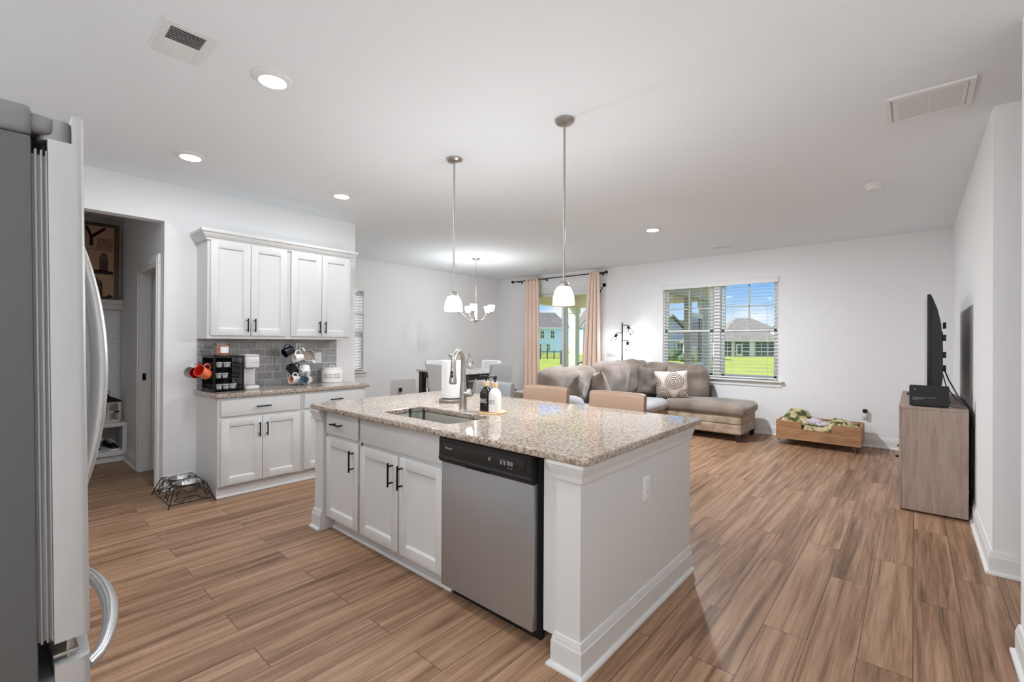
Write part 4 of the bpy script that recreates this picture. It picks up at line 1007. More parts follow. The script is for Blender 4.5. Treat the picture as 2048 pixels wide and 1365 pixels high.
# top: big letter strokes over towers
def stroke(bb, p, q, w_):
    p, q = Vector(p), Vector(q); d = (q - p).normalized(); n_ = Vector((-d.y, d.x)) * w_ / 2; pp(bb, [p + n_, q + n_, q - n_, p - n_])
stroke(b, (.745, zs[2] + .04), (.745, zs[2] + .15), .03); stroke(b, (.745, zs[2] + .14), (.865, zs[2] + .255), .03); stroke(b, (.745, zs[2] + .14), (.70, zs[2] + .26), .028)
stroke(b, (.57, zs[2] + .04), (.57, zs[2] + .25), .025); stroke(b, (.57, zs[2] + .25), (.645, zs[2] + .04), .025); stroke(b, (.645, zs[2] + .04), (.645, zs[2] + .25), .025)
for k in range(7): stroke(m, (.79 + k * .02, zs[2] + .01), (.82 + k * .017, zs[2] + .14), .007)
for k in range(4): stroke(m, (.80, zs[2] + .03 + k * .03), (.93, zs[2] + .02 + k * .03), .006)
m.build('brown_ink', PICM, t, 0); m = MB()
pp(m, [(.60, zs[2] + .10), (.69, zs[2] + .10), (.66, zs[2] + .2), (.63, zs[2] + .2)])
b.build('dark_ink', PICD, t, 0); m.build('brown_ink', PICM, t, 0)
# lantern
t = thing('lantern', 'whitewashed wooden lantern with black roof on the hall bench', 'lantern', (-6.80, .872, .426))
w_ = .105
b = MB(); b.box(-w_, w_, -w_, w_, 0, .022, .003); b.box(-w_, w_, -w_, w_, .205, .225, .003)
for sx_ in (-1, 1):
    for sy_ in (-1, 1): b.box(sx_ * w_ - .011 * (1 + sx_), sx_ * w_ + .011 * (1 - sx_), sy_ * w_ - .011 * (1 + sy_), sy_ * w_ + .011 * (1 - sy_), .022, .205)
for s_ in (-1, 1):
    b.box(s_ * (w_ - .008) - .004, s_ * (w_ - .008) + .004, -.006, .006, .022, .205); b.box(s_ * (w_ - .008) - .004, s_ * (w_ - .008) + .004, -w_ + .02, w_ - .02, .107, .119)
    b.box(-.006, .006, s_ * (w_ - .008) - .004, s_ * (w_ - .008) + .004, .022, .205); b.box(-w_ + .02, w_ - .02, s_ * (w_ - .008) - .004, s_ * (w_ - .008) + .004, .107, .119)
b.build('frame', LANTW, t)
b = MB(); b.grid([[Vector((sx_ * q, sy_ * q, z)) for sx_, sy_ in ((-1, -1), (1, -1), (1, 1), (-1, 1))] for q, z in ((.118, .225), (.116, .233), (.03, .278), (.018, .283), (.018, .3), (.008, .304))], True, True, True); b.build('roof', BLACK, t, 20)
MB().tube([(0, .02 * math.cos(a), .322 + .02 * math.sin(a)) for a in [2 * PI * i / 16 for i in range(16)]], .003, 6, True).build('ring', BLACK, t)
MB().lathe([(.001, .022), (.035, .022), (.035, .13), (.001, .13)], seg=20).build('candle', LABELW, t)
MB().box(w_ - .002, w_ + .008, .05, .09, .105, .121, .002).build('latch', BLACK, t)
t = thing('trinket', 'tiny silver trinket on the bench corner by the lantern', 'trinket', (-6.64, .975, .426))
MB().lathe([(.001, 0), (.016, 0), (.02, .01), (.014, .02), (.016, .028), (.001, .03)], seg=16).build('bowl', CHROME, t); MB().lathe([(.004, .028), (.003, .07), (.001, .075)], seg=8).build('stem', CHROME, t)
# shoes and cloth in the cubby
def shoe(label, loc, rz, body, solem, lacem):
    t = thing('sneaker', label, 'shoe', loc, rz, group='sneakers in the bench cubby')
    b = MB(); rings = []
    for (y, w1, h, zb) in ((-.13, .018, .03, .012), (-.12, .034, .05, .012), (-.08, .042, .062, .012), (-.03, .042, .082, .012), (.02, .038, .10, .012), (.07, .036, .10, .012), (.11, .034, .095, .012), (.13, .02, .085, .012)):
        rings.append([Vector((w1 * math.cos(a) * (1 if math.sin(a) < 0 else .82), y, zb + (h - zb) * (0.5 + .5 * math.sin(a)))) for a in [2 * PI * i / 16 for i in range(16)]])
    b.grid(rings, True, True, True); b.build('upper', body, t, 60)
    s_ = MB(); s_.prism(rrect(-.044, .044, -.14, .14, .042, 6), 0, .022, lambda u, v, a: (u, v, a)); s_.build('sole', solem, t)
    l = MB()
    for k in range(5): l.tube([(-.026, -.055 + k * .02, .074 + k * .006), (0, -.05 + k * .02, .084 + k * .007), (.026, -.055 + k * .02, .074 + k * .006)], .003, 5)
    l.tube([(.02, .03, .1), (.045, .0, .07), (.05, -.03, .03), (.052, -.05, .012)], .003, 5); l.build('lace', lacem, t)
    return t
shoe('black sneaker with white laces in the right bench cubby', (-6.77, .90, .117), PI / 2 + .25, BLKPL, LABELW, LABELW)
shoe('dark maroon sneaker half hidden in the bench cubby', (-6.76, .76, .117), PI / 2 + .1, mat('maroon_canvas', (52, 26, 30), .9), LABELW, LABELW)
t = thing('folded_cloth', 'pale folded cloth lying on the sneakers in the cubby', 'cloth', (-6.76, .76, .215), world=True)
MB().soft(-6.76, .76, .25, .09, .075, .032, .03, 8, wob=.012, seed=4, freq=14).build('cloth', mat('cream_cloth', (206, 200, 188), .9), t)

# ------------------------------------------------------------------ pet bowls
t = thing('pet_feeder', 'black wire pet feeder with bone outlines on the floor beside the cabinet', 'pet feeder', (-4.69, 1.098, 0), world=True)
B4 = [(-4.955, .945), (-4.42, .945), (-4.42, 1.25), (-4.955, 1.25)]; T4 = [(-4.88, .985), (-4.455, .985), (-4.455, 1.205), (-4.88, 1.205)]
tz, bz = .15, .028
b = MB(); rw = .0038
b.tube([(x, y, tz) for x, y in T4], rw, 6, True); b.tube([(x, y, bz) for x, y in B4], rw, 6, True)
for p, q in zip(B4, T4):
    d = (Vector((*q, tz)) - Vector((*p, bz))); b.cyl(Vector((*p, bz)) - d * .2, (*q, tz), rw, 6); b.ball(Vector((*p, bz)) - d * .2, .006, 1)
b.build('frame', BLACK, t)
def face_pt(i, u, v):
    p, q = Vector((*B4[i], bz)), Vector((*B4[(i + 1) % 4], bz)); a, c = Vector((*T4[i], tz)), Vector((*T4[(i + 1) % 4], tz))
    return (p.lerp(q, u)).lerp(a.lerp(c, u), v)
bone = [(.16, .42), (.10, .62), (.18, .84), (.30, .80), (.36, .62), (.64, .62), (.70, .80), (.82, .84), (.90, .62), (.84, .42), (.90, .22), (.82, .08), (.70, .12), (.64, .34), (.36, .34), (.30, .12), (.18, .08), (.10, .22)]
for i in (1, 3): MB().tube([face_pt(i, u, v) for u, v in bone], .003, 6, True).build('bone_outline', BLACK, t)
star = [(.5, .95), (.42, .66), (.2, .62), (.36, .42), (.3, .12), (.5, .3), (.7, .12), (.64, .42), (.8, .62), (.58, .66)]
for i in (0, 2):
    b = MB()
    for u0_ in (.0, .5): b.tube([face_pt(i, u0_ + u * .5, v) for u, v in star], .003, 6, True)
    b.build('star_outline', BLACK, t)
b = MB()
for x in (-4.78, -4.565): b.tube([(x + .085 * math.cos(a), 1.095 + .085 * math.sin(a), tz - .004) for a in [2 * PI * i / 24 for i in range(24)]], .003, 6, True)
for y in (1.0, 1.19): b.cyl((-4.88, y, tz - .002), (-4.455, y, tz - .002), .003, 6)
b.build('bowl_ring', BLACK, t)
def pbowl(label, x):
    t = thing('pet_bowl', label, 'pet bowl', (x, 1.095, tz - .062), group='steel bowls in the wire feeder')
    MB().lathe([(.001, .0), (.06, .0), (.068, .008), (.084, .058), (.098, .066), (.1, .07), (.096, .0715), (.083, .065), (.066, .012), (.058, .006), (.001, .006)], seg=40, cap0=False, cap1=False).build('bowl', BOWLST, t)
pbowl('steel pet bowl at the wall side of the wire feeder', -4.78); pbowl('steel pet bowl at the room side of the wire feeder', -4.565)

# ------------------------------------------------------------------ things on the wall countertop
rx0, rx1, ry0, ry1, rz1 = -4.895, -4.565, 1.283, 1.525, 1.205
t = thing('pod_rack', 'black three-tier coffee pod drawer rack on the wall counter', 'pod rack', ((rx0 + rx1) / 2, (ry0 + ry1) / 2, CT), world=True)
b = MB(); pt = .014
for x in (rx0, rx1 - pt):
    for y in (ry0, ry1 - pt): b.box(x, x + pt, y, y + pt, CT, rz1, .002, 1)
for y in (ry0, ry1 - pt):
    for z in (CT + .012, rz1 - .012): b.box(rx0 + pt, rx1 - pt, y, y + pt, z - .006, z + .006)
for x in (rx0, rx1 - pt): b.box(x, x + pt, ry0 + pt, ry1 - pt, rz1 - .018, rz1 - .006)
b.build('frame', BLACK, t)
MB().box(rx0, rx1, ry0, ry1, rz1 - .006, rz1, .002).build('top', BLACK, t)
MB().box(rx0 + .004, rx0 + .008, ry0 + pt, ry1 - pt, CT + .02, rz1 - .02).build('back', BLACK, t)
for k, z in enumerate((CT + .02, CT + .118, CT + .214)):
    b = MB(); b.box(rx0 + .012, rx1 - .006, ry0 + .016, ry1 - .016, z, z + .004)
    for (xa, xb, ya, yb) in ((rx1 - .010, rx1 - .006, ry0 + .016, ry1 - .016), (rx0 + .012, rx1 - .006, ry0 + .015, ry0 + .018), (rx0 + .012, rx1 - .006, ry1 - .018, ry1 - .015)):
        b.box(xa, xb, ya, yb, z + .034, z + .038); 
    for i in range(9):
        y = ry0 + .02 + (ry1 - ry0 - .04) * i / 8; b.box(rx1 - .0095, rx1 - .0065, y - .0012, y + .0012, z, z + .036)
    for i in range(10):
        x = rx0 + .02 + (rx1 - rx0 - .04) * i / 9
        for y in (ry0 + .0165, ry1 - .0165): b.box(x - .0012, x + .0012, y - .0012, y + .0012, z, z + .036)
    b.build('drawer', BLACK, t, 0)
b = MB()
for x in (-4.60, -4.70, -4.82): b.tube([(x, ry0 + .004, 1.135), (x, ry0 - .02, 1.13), (x, ry0 - .035, 1.133), (x, ry0 - .04, 1.145)], .003, 6)
b.build('side_hooks', BLACK, t)
PODL = mat('pod_foil', (214, 212, 208), .3, .3); POD = mat('pod_plastic', (236, 235, 232), .4)
pod0 = None
tiers = {0: [(0, .035), (0, .088), (0, .14), (1, .06), (1, .115), (1, .17)], 1: [(0, .03), (0, .08), (1, .05), (1, .10)], 2: [(0, .035), (0, .09), (1, .06), (1, .12)]}
names = {0: 'white coffee pod on the bottom tier of the pod rack', 1: 'white coffee pod on the middle tier of the pod rack', 2: 'white coffee pod on the top tier of the pod rack'}
for tier, lst in tiers.items():
    for (row, dy_) in lst:
        loc = (rx1 - .04 - row * .055, ry0 + .018 + dy_, CT + (.0245, .1225, .2185)[tier])
        if pod0 is None:
            pod0 = thing('coffee_pod', names[0], 'coffee pod', loc, group='pods on the bottom tier')
            MB().lathe([(.001, 0), (.017, 0), (.0185, .003), (.0225, .04), (.001, .04)], seg=20).build('cup', POD, pod0)
            MB().lathe([(.001, .0398), (.0255, .0398), (.0255, .042), (.001, .0424)], seg=20).build('lid', PODL, pod0)
        else: dup(pod0, loc, label=names[tier], group='pods on the %s tier' % ('bottom', 'middle', 'top')[tier])
t = thing('candle', 'orange jar candle with white label on top of the pod rack', 'candle', (-4.77, 1.405, rz1))
MB().lathe([(.001, 0), (.055, 0), (.058, .003), (.058, .092), (.05, .095), (.001, .093)], seg=40).build('wax', CANDLE, t)
MB().lathe([(.001, .001), (.0595, .0), (.0605, .004), (.0605, .108), (.0595, .108), (.0585, .096)], seg=40, cap0=False, cap1=False).build('jar', DRINK, t)
a0 = math.atan2(-1.4, 4.77) + .45
b = MB(); b.grid([[Vector((.0612 * math.cos(a0 + q), .0612 * math.sin(a0 + q), z)) for q in [-.62 + 1.24 * i / 10 for i in range(11)]] for z in (.022, .078)], False); b.build('label', LABELW, t)

def mug(label, loc, open_dir, handle_dir, m, inner=None, R=.042, h=.095, taper=.9, group=None, second=False, name='mug', band=None):
    t = thing(name, label, 'mug', loc, group=group)
    z = Vector(open_dir).normalized(); x = Vector(handle_dir); x = (x - z * x.dot(z)).normalized(); y = z.cross(x)
    t.rotation_mode = 'XYZ'
    M = Matrix(((x.x, y.x, z.x), (x.y, y.y, z.y), (x.z, y.z, z.z))); t.rotation_euler = M.to_euler()
    k = taper; hh = h / 2
    MB().lathe([(.001, -hh + .003), (R * k * .8, -hh + .003), (R * k * .84, -hh), (R * k, -hh + .004), (R * (k + (1 - k) * .5), 0), (R, hh - .002), (R - .0015, hh), (R - .004, hh - .003)], seg=32, cap0=False, cap1=False).build('body', m, t)
    MB().lathe([(R - .004, hh - .0025), (R - .0055, 0), (R * k - .005, -hh + .012), (.001, -hh + .008)], seg=32, cap0=False, cap1=False).build('inside', inner or m, t)
    for s_ in ((1, -1) if second else (1,)):
        if second: MB().tube([(s_ * (R - .003), 0, hh * .5), (s_ * (R + .02), 0, hh * .55), (s_ * (R + .04), 0, hh * .5)], .014, 10, radii=[.011, .013, .011]).build('handle', m, t)
        else: MB().tube([(s_ * (R * .97), 0, hh * .62), (R + .016, 0, hh * .62), (R + .029, 0, hh * .3), (R + .029, 0, -hh * .25), (R + .014, 0, -hh * .6), (R * .93, 0, -hh * .6)], .0058, 8).build('handle', m, t)
    return t
GRP = 'mugs hung on the pod rack side'
mug('red-orange mug hung on the pod rack, nearest its front corner', (-4.60, 1.215, 1.062), (.45, -.80, .45), (.15, .3, .9), ORANGE, RED, R=.05, h=.10)
mug('dark red mug hung on the pod rack between two others', (-4.70, 1.205, 1.055), (.72, -.62, .1), (-.1, .1, 1), RED, DKRED, R=.048)
mug('white mug with orange handle hung against the wall by the pod rack', (-4.845, 1.20, 1.05), (.72, -.68, .08), (.1, .1, 1), CERAM, mat('pale_grey_glaze', (196, 192, 188), .2, coat=.4), R=.054)

t = thing('coffee_maker', 'slim pearl white single cup coffee maker beside the pod rack', 'coffee maker', (-4.75, 1.618, CT), world=True)
PEARL = mat('pearl_plastic', (214, 209, 210), .4)
cy0, cy1 = 1.548, 1.672
MB().box(-4.90, -4.605, cy0, cy1, CT, CT + .036, .012, 3).build('base', PEARL, t)
MB().box(-4.90, -4.70, cy0 + .004, cy1 - .006, CT + .036, CT + .20, .01, 3).build('body', PEARL, t)
MB().box(-4.90, -4.61, cy0, cy1, CT + .20, CT + .305, .014, 3).build('head', PEARL, t)
MB().box(-4.90, -4.612, cy0 + .002, cy1 - .002, CT + .305, CT + .325, .008, 3).build('lid', mat('pearl_lid', (200, 196, 197), .35), t)
MB().box(-4.69, -4.62, cy0 + .02, cy1 - .02, CT + .036, CT + .04, .002).build('drip_tray', NICKEL, t)
MB().box(-4.6095, -4.608, 1.61, 1.655, CT + .25, CT + .253).build('emblem', PRINT, t)

mx_, my_ = -4.85, 2.135
t = thing('mug_tree', 'chrome mug tree against the backsplash', 'mug tree', (mx_, my_, CT))
b = MB(); b.tube([(.07 * math.cos(a), .07 * math.sin(a), .004) for a in [2 * PI * i / 28 for i in range(28)]], .004, 6, True); b.cyl((-.07, 0, .004), (.07, 0, .004), .004, 6); b.build('base', CHROME, t)
b = MB()
for y in (-.016, .016): b.cyl((0, y, .004), (0, y, .43), .0045, 8)
b.tube([(0, -.016, .43), (0, -.012, .443), (0, 0, .448), (0, .012, .443), (0, .016, .43)], .0045, 8); b.build('post', CHROME, t)
for (dy_, z) in ((-.09, .37), (.10, .37), (-.09, .25), (.10, .25), (-.08, .13), (.08, .13)):
    MB().tube([(.004, math.copysign(.016, dy_), z - .02), (.03, dy_ * .5, z - .01), (.05, dy_ * .9, z + .01), (.052, dy_, z + .028)], .0035, 6).build('arm', CHROME, t)
tc_ = Vector((4.78, -2.1, .2)).normalized()
mug('navy mug hung highest on the left of the mug tree', (-4.77, 2.0, 1.235), (.15, -.85, -.42), (.1, .35, .95), NAVY, R=.047, h=.10)
mug('white lettered mug hung in the middle of the mug tree', (-4.735, 2.085, 1.17), (.12, -.97, -.14), (.1, .15, 1), CERAM, R=.045, h=.095, taper=.72)
mug('white two-handled soup crock hung highest on the right of the mug tree', (-4.77, 2.205, 1.19), (.92, -.38, .0), (-.1, -.62, .8), CERAM, mat('crock_inside', (190, 180, 168), .25, coat=.4), R=.06, h=.08, second=True, name='soup_crock')
mug('black mug with pale foot ring hung low on the left of the mug tree', (-4.77, 2.045, 1.045), (-.8, -.15, .5), (.25, .5, .85), BLKCER, R=.05)
mug('white mug with small dark mark on its base, right of the black mug', (-4.745, 2.165, 1.03), (-.72, .2, .62), (.0, -.7, .7), CERAM, R=.048)
mug('white mug with tan print hung lowest on the mug tree', (-4.72, 2.045, .945), (.25, -.93, .1), (0, .1, 1), CERAM, TANPR, R=.042)
mug('mug with blue print and dark rim facing the room, lowest on the mug tree', (-4.66, 2.115, .95), (.86, -.5, -.05), (.1, .2, 1), mat('slate_glaze', (96, 104, 112), .3, coat=.3), BLUEG, R=.043)
mug('white mug behind the blue print mug at the foot of the tree', (-4.74, 2.185, .945), (-.85, .1, .2), (0, .3, -1), CERAM, R=.04, h=.08)

t = thing('dog_food_canister', 'white lidded canister lettered FOOD DOG on the wall counter', 'canister', (-4.865, 2.515, CT))
MB().lathe([(.001, 0), (.108, 0), (.112, .003), (.112, .135), (.109, .14), (.001, .14)], seg=48).build('jar', CERAM, t)
MB().lathe([(.001, .139), (.1, .139), (.105, .143), (.105, .158), (.101, .163), (.03, .166), (.001, .166)], seg=48).build('lid', CERAM, t)
MB().tube([(.0, -.022, .164), (.0, -.02, .176), (.0, -.008, .184), (.0, .008, .184), (.0, .02, .176), (.0, .022, .164)], .006, 8, M=Rz(-.5)).build('knob', CERAM, t)
MB().add_mesh(wrap_text('FOOD DOG', .074, .1121, .07, math.atan2(-2.5, 4.86) - .02, sx=.46)).build('lettering', GREYINK, t, 0)

# ------------------------------------------------------------------ bar stools
def bar_stool(label, loc, leather, group='low-backed bar stools behind the island'):
    t = thing('bar_stool', label, 'bar stool', loc, group=group)     # back at +Y, faces the island (-Y)
    MB().soft(0, -.22, .63, .20, .21, .045, .04, 8, bulge=(0, 0, .012)).build('seat', leather, t)
    b = MB(); n = 12; rings = []
    for i in range(n + 1):
        u = -1 + 2 * i / n; x = .228 * u; cv = .03 * (1 - u * u); ins = .006 * (abs(u) ** 8)
        pr = [(-.028 + ins, .60), (.026 - ins, .60), (.036 - ins, .78), (.05 - ins, .94), (.044 - ins, .962 - ins), (.02, .968 - ins), (-.004 + ins, .96 - ins), (-.012 + ins, .94), (-.022 + ins, .78)]
        rings.append([Vector((x, y + cv, z)) for y, z in pr])
    b.grid(rings, True, True, True); bk = b.build('backrest', leather, t, 50)
    for sx_ in (-1, 1):
        for sy_ in (-1, 1):
            MB().grid([[Vector((sx_ * (.19 + .02 * (1 - f)) + a * w_, -.22 + sy_ * (.18 + .015 * (1 - f)) + c * w_, z)) for a, c in ((-1, -1), (1, -1), (1, 1), (-1, 1))] for f, z, w_ in ((0, 0, .014), (1, .60, .02))], True, True, True).build('leg', ESPRESSO, t)
    for y in (-.405, -.035): MB().box(-.19, .19, y - .01, y + .01, .24, .265, .003).build('rung', ESPRESSO, t)
    for x in (-.197, .197): MB().box(x - .01, x + .01, -.395, -.045, .24, .265, .003).build('rung', ESPRESSO, t)
    return t
YS = 3.13
bar_stool('tan leather bar stool nearest the room end of the island', (-1.695, YS, 0), TAN)
bar_stool('tan leather bar stool in the middle, in front of the sofa cushion', (-2.37, YS, 0), TAN)
bar_stool('grey leather bar stool behind the soap bottles', (-2.98, YS, 0), GREYL)

# ------------------------------------------------------------------ dining set
t = thing('dining_table', 'dark counter-height dining table with pale marbled top', 'table', (-5.39, 4.965, 0), world=True)
MARB = vary(mat('pale_marble', (206, 204, 200), .18, coat=.3), [(.35, (168, 164, 160)), (.5, (206, 204, 200)), (.7, (228, 226, 224))], 14, 6, dist=1.0)
tx0, tx1, ty0, ty1 = -5.95, -4.83, 4.48, 5.45
MB().box(tx0, tx1, ty0, ty1, .868, .90, .006).build('top', MARB, t)
b = MB()
for bx in ((tx0 + .05, tx1 - .05, ty0 + .05, ty0 + .075), (tx0 + .05, tx1 - .05, ty1 - .075, ty1 - .05), (tx0 + .05, tx0 + .075, ty0 + .075, ty1 - .075), (tx1 - .075, tx1 - .05, ty0 + .075, ty1 - .075)): b.box(*bx, .775, .868)
b.build('apron', ESPRESSO, t)
for x in (tx0 + .07, tx1 - .07):
    for y in (ty0 + .07, ty1 - .07): MB().box(x - .042, x + .042, y - .042, y + .042, 0, .868, .005).build('leg', ESPRESSO, t)
def dining_chair(label, loc, rz, m):
    t = thing('dining_chair', label, 'chair', loc, rz, 'upholstered counter chairs at the dining table')   # faces -Y, back at +Y
    MB().soft(0, 0, .61, .225, .22, .055, .045, 7, bulge=(0, 0, .012)).build('seat', m, t)
    b = MB(); n = 10; rings = []
    for i in range(n + 1):
        u = -1 + 2 * i / n; x = .226 * u; ins = .008 * abs(u) ** 8
        pr = [(.175 + ins, .56), (.225 - ins, .56), (.252 - ins, .80), (.285 - ins, 1.0), (.282 - ins, 1.02 - ins), (.262, 1.028 - ins), (.243 + ins, 1.018 - ins), (.20 + ins, .80)]
        rings.append([Vector((x, y, z)) for y, z in pr])
    b.grid(rings, True, True, True); b.build('backrest', m, t, 50)
    for sx_ in (-1, 1):
        for sy_ in (-1, 1): MB().grid([[Vector((sx_ * .19 + a * w_, sy_ * (.185 + .03 * (1 - f)) + c * w_, z)) for a, c in ((-1, -1), (1, -1), (1, 1), (-1, 1))] for f, z, w_ in ((0, 0, .014), (1, .57, .02))], True, True, True).build('leg', ESPRESSO, t)
    MB().box(-.18, .18, -.21, -.19, .22, .245).build('rung', ESPRESSO, t)
    return t
CHF = bump(mat('chair_linen', (222, 222, 221), .9, spec=.1), 300, .2, .001)
CHG = bump(mat('chair_grey_weave', (168, 168, 168), .9, spec=.1), 240, .4, .002)
dining_chair('pale dining chair at the near end of the table beside the paper towel', (-5.06, 4.44, 0), PI, CHF)
dining_chair('pale dining chair on the far side of the table by its near corner', (-5.93, 5.08, 0), PI / 2, CHF)
dining_chair('grey woven dining chair on the curtain side of the table', (-4.80, 4.95, 0), -PI / 2, CHG)
dining_chair('pale dining chair at the far end of the table, towards the window wall', (-5.52, 5.50, 0), 0, CHF)
t = thing('table_sculpture', 'silver swirl ornament standing on the dining table', 'ornament', (-5.62, 5.33, .9005))
MB().lathe([(.001, 0), (.045, 0), (.04, .012), (.015, .018), (.001, .018)], seg=20).build('base', CHROME, t)
b = MB(); b.tube([(0, .0, .015), (0, .05, .05), (0, .075, .10), (0, .05, .15), (0, .01, .19), (0, -.005, .23), (0, .02, .27)], .008, 8, radii=[.006, .009, .01, .009, .008, .006, .003]); b.build('right_curl', CHROME, t)
b = MB(); b.tube([(0, -.01, .015), (0, -.055, .05), (0, -.07, .10), (0, -.03, .16), (0, -.01, .21), (0, -.04, .26)], .008, 8, radii=[.006, .009, .01, .009, .006, .003]); b.build('left_curl', CHROME, t)
MB().lathe([(.02, .016), (.028, .03), (.03, .07), (.026, .085), (.001, .085)], seg=18).build('votive', LABELW, t)
t = thing('black_case', 'black hard case with a top handle on the floor by the room corner', 'case', (-6.43, 7.40, 0))
MB().box(-.10, .10, -.05, .05, 0, .29, .015, 3).build('shell', BLKPL, t)
MB().tube([(-.06, 0, .285), (-.06, 0, .325), (-.045, 0, .34), (.045, 0, .34), (.06, 0, .325), (.06, 0, .285)], .009, 8).build('handle', BLKPL, t)

# ------------------------------------------------------------------ curtains
YR = 7.50
t = thing('curtain_rod', 'black curtain rod with knob finials above the sliding door', 'curtain rod', (-5.42, YR, 2.648), world=True)
MB().cyl((-6.53, YR, 2.648), (-4.31, YR, 2.648), .0095, 12).build('rod', BLACK, t)
for x in (-6.53, -4.31):
    s_ = -1 if x < -5 else 1
    MB().lathe([(.011, 0), (.016, .006), (.012, .014), (.02, .022), (.032, .036), (.034, .046), (.022, .058), (.001, .062)], (0, 0, 0), 18, M=T(x, YR, 2.648) @ Ry(s_ * PI / 2)).build('finial', BLACK, t)
for x in (-6.40, -5.72, -4.40):
    MB().cyl((x, YR, 2.636), (x, YB - .006, 2.636), .007, 8).cyl((x, YB - .006, 2.636), (x, YB, 2.636), .022, 14).box(x - .012, x + .012, YR - .012, YR + .012, 2.626, 2.642, .003).build('bracket', BLACK, t)
def curtain(label, x0t, x1t, x0b, x1b, folds, seed):
    t = thing('curtain', label, 'curtain', ((x0t + x1t) / 2, YR, 0), world=True, group='blush grommet curtains at the sliding door')
    b = MB(); nx, nz = folds * 14, 26; rows = []
    for j in range(nz + 1):
        f = j / nz; z = 2.69 - (2.69 - .02) * f; ff = f ** .7; rows_ = []
        x0 = x0t + (x0b - x0t) * ff; x1 = x1t + (x1b - x1t) * ff
        for i in range(nx + 1):
            u = i / nx; ph = 2 * PI * folds * u + .35 * math.sin(3 * u + seed) * f
            amp = .05 + .012 * math.sin(u * 9 + seed * 3) * f
            rows_.append(Vector((x0 + (x1 - x0) * u + .010 * math.sin(ph * 2 + seed), YR + amp * math.sin(ph) + .01 * noise.noise(Vector((u * 8, z * 1.5, seed))), z)))
        rows.append(rows_)
    b.grid(rows, False); o = b.build('panel', CURT, t, 80)
    sm = o.modifiers.new('thick', 'SOLIDIFY'); sm.thickness = .003
    return t
curtain('blush curtain gathered on the room corner side of the sliding door', -6.22, -5.86, -6.25, -5.80, 4, 1.0)
curtain('blush curtain gathered on the sofa side of the sliding door', -4.62, -4.42, -4.86, -4.38, 4, 2.3)

# ------------------------------------------------------------------ sofa
t = thing('sectional_sofa', 'taupe sectional sofa with chaise and loose back cushions below the window', 'sofa', (-2.9, 6.1, 0), world=True)
b = MB(); b.soft(-3.25, 5.86, .225, .46, 1.60, .125, .03, 6); b.build('base', FABBASE, t)
b = MB(); b.soft(-2.29, 7.065, .165, .545, .385, .07, .02, 6); b.build('chaise_lower_base', FABBASE, t)
b = MB(); b.soft(-2.29, 7.065, .29, .54, .38, .06, .02, 6); b.build('chaise_upper_base', FABBASE, t)
MB().soft(-2.27, 7.03, .425, .575, .375, .085, .075, 12, bulge=(.01, .01, .018), wob=.006, seed=3).build('chaise_cushion', FABRIC, t)
for y, s_ in ((5.12, 5), (6.13, 6)): MB().soft(-3.10, y, .44, .38, .51, .085, .075, 10, bulge=(.012, 0, .02), wob=.006, seed=s_).build('seat_cushion', FABGREY_SHEEN, t)  # window sheen is put into the seat colour
MB().soft(-3.66, 5.86, .42, .10, 1.60, .32, .05, 8, wob=.004).build('back_frame', FABRIC, t)
MB().soft(-2.95, 7.46, .40, .605, .055, .30, .03, 8, wob=.003).build('wall_side_frame', FABDK, t)
MB().soft(-3.25, 4.40, .42, .45, .13, .31, .11, 10, wob=.004, seed=2).build('armrest', FABGREY_SHEEN, t)
def bcush(M, w_, h_, d_, m, seed, nm='back_cushion'):
    b = MB(); b.soft(0, 0, 0, w_ / 2, d_ / 2, h_ / 2, .085, 14, bulge=(.01, .055, .02), wob=.03, seed=seed, M=M, freq=5.5); return b.build(nm, m, t, 70)
def lean(x, y, z, rz, tilt, ry=0): return T(x, y, z) @ Rz(rz) @ Rx(tilt) @ Ry(ry)
# cushions facing +X: rotate so that local -Y looks to +X
bcush(lean(-3.40, 4.98, .765, PI / 2, .16), 1.12, .50, .22, FABRIC, 11)
bcush(lean(-3.36, 6.00, .785, PI / 2, .16), .92, .54, .22, FABRIC, 12)
bcush(lean(-3.40, 6.78, .79, PI / 2 - .2, .14), .66, .54, .20, FABRIC, 13)
bcush(lean(-2.88, 7.26, .75, 0, .14, .03), 1.02, .50, .21, FABRIC, 14)
MB().soft(-3.22, 7.36, .965, .19, .07, .055, .05, 6, wob=.012, seed=9, freq=8).build('cushion_flap', PEACH, t)
for x, y in ((-1.79, 6.72), (-1.79, 7.40), (-3.66, 4.36), (-2.86, 4.36), (-3.66, 7.40)):
    MB().grid([[Vector((x + a * q, y + c * q, z)) for a, c in ((-1, -1), (1, -1), (1, 1), (-1, 1))] for z, q in ((0, .024), (.10, .036))], True, True, True).build('leg', ESPRESSO, t)

def throw(label, M, w_, h_, d_, m, seed, wob=.02):
    t = thing('throw_pillow', label, 'pillow', M.to_translation()); t.rotation_euler = M.to_euler()
    MB().pillow(w_, h_, d_, 22, wob, seed).build('cover', m, t, 70)
    pts = []
    for i in range(48):
        a = i / 48 * 4; sd_, f = int(a), (a % 1) * 2 - 1
        u, v = ((f, -1), (1, f), (-f, 1), (-1, -f))[sd_]
        pts.append((u * w_ / 2 * (1 - .07 * (1 - v * v)), 0, v * h_ / 2 * (1 - .07 * (1 - u * u))))
    MB().tube(pts, .004, 6, True).build('piping', m, t)
    return t
throw('taupe pillow tipped against the sofa back, nearest the sofa arm', lean(-3.10, 4.68, .70, PI / 2 + .15, .45, .3), .46, .46, .17, FABDK, 21)
throw('taupe pillow seen edge-on against the second back cushion', lean(-3.10, 5.32, .745, 2.45, -.25, .15), .42, .44, .17, FABRIC, 22)
throw('plain dark taupe pillow in the sofa corner behind the ring print pillow', lean(-3.08, 6.84, .755, .75, .22), .46, .46, .16, FABDK, 23)
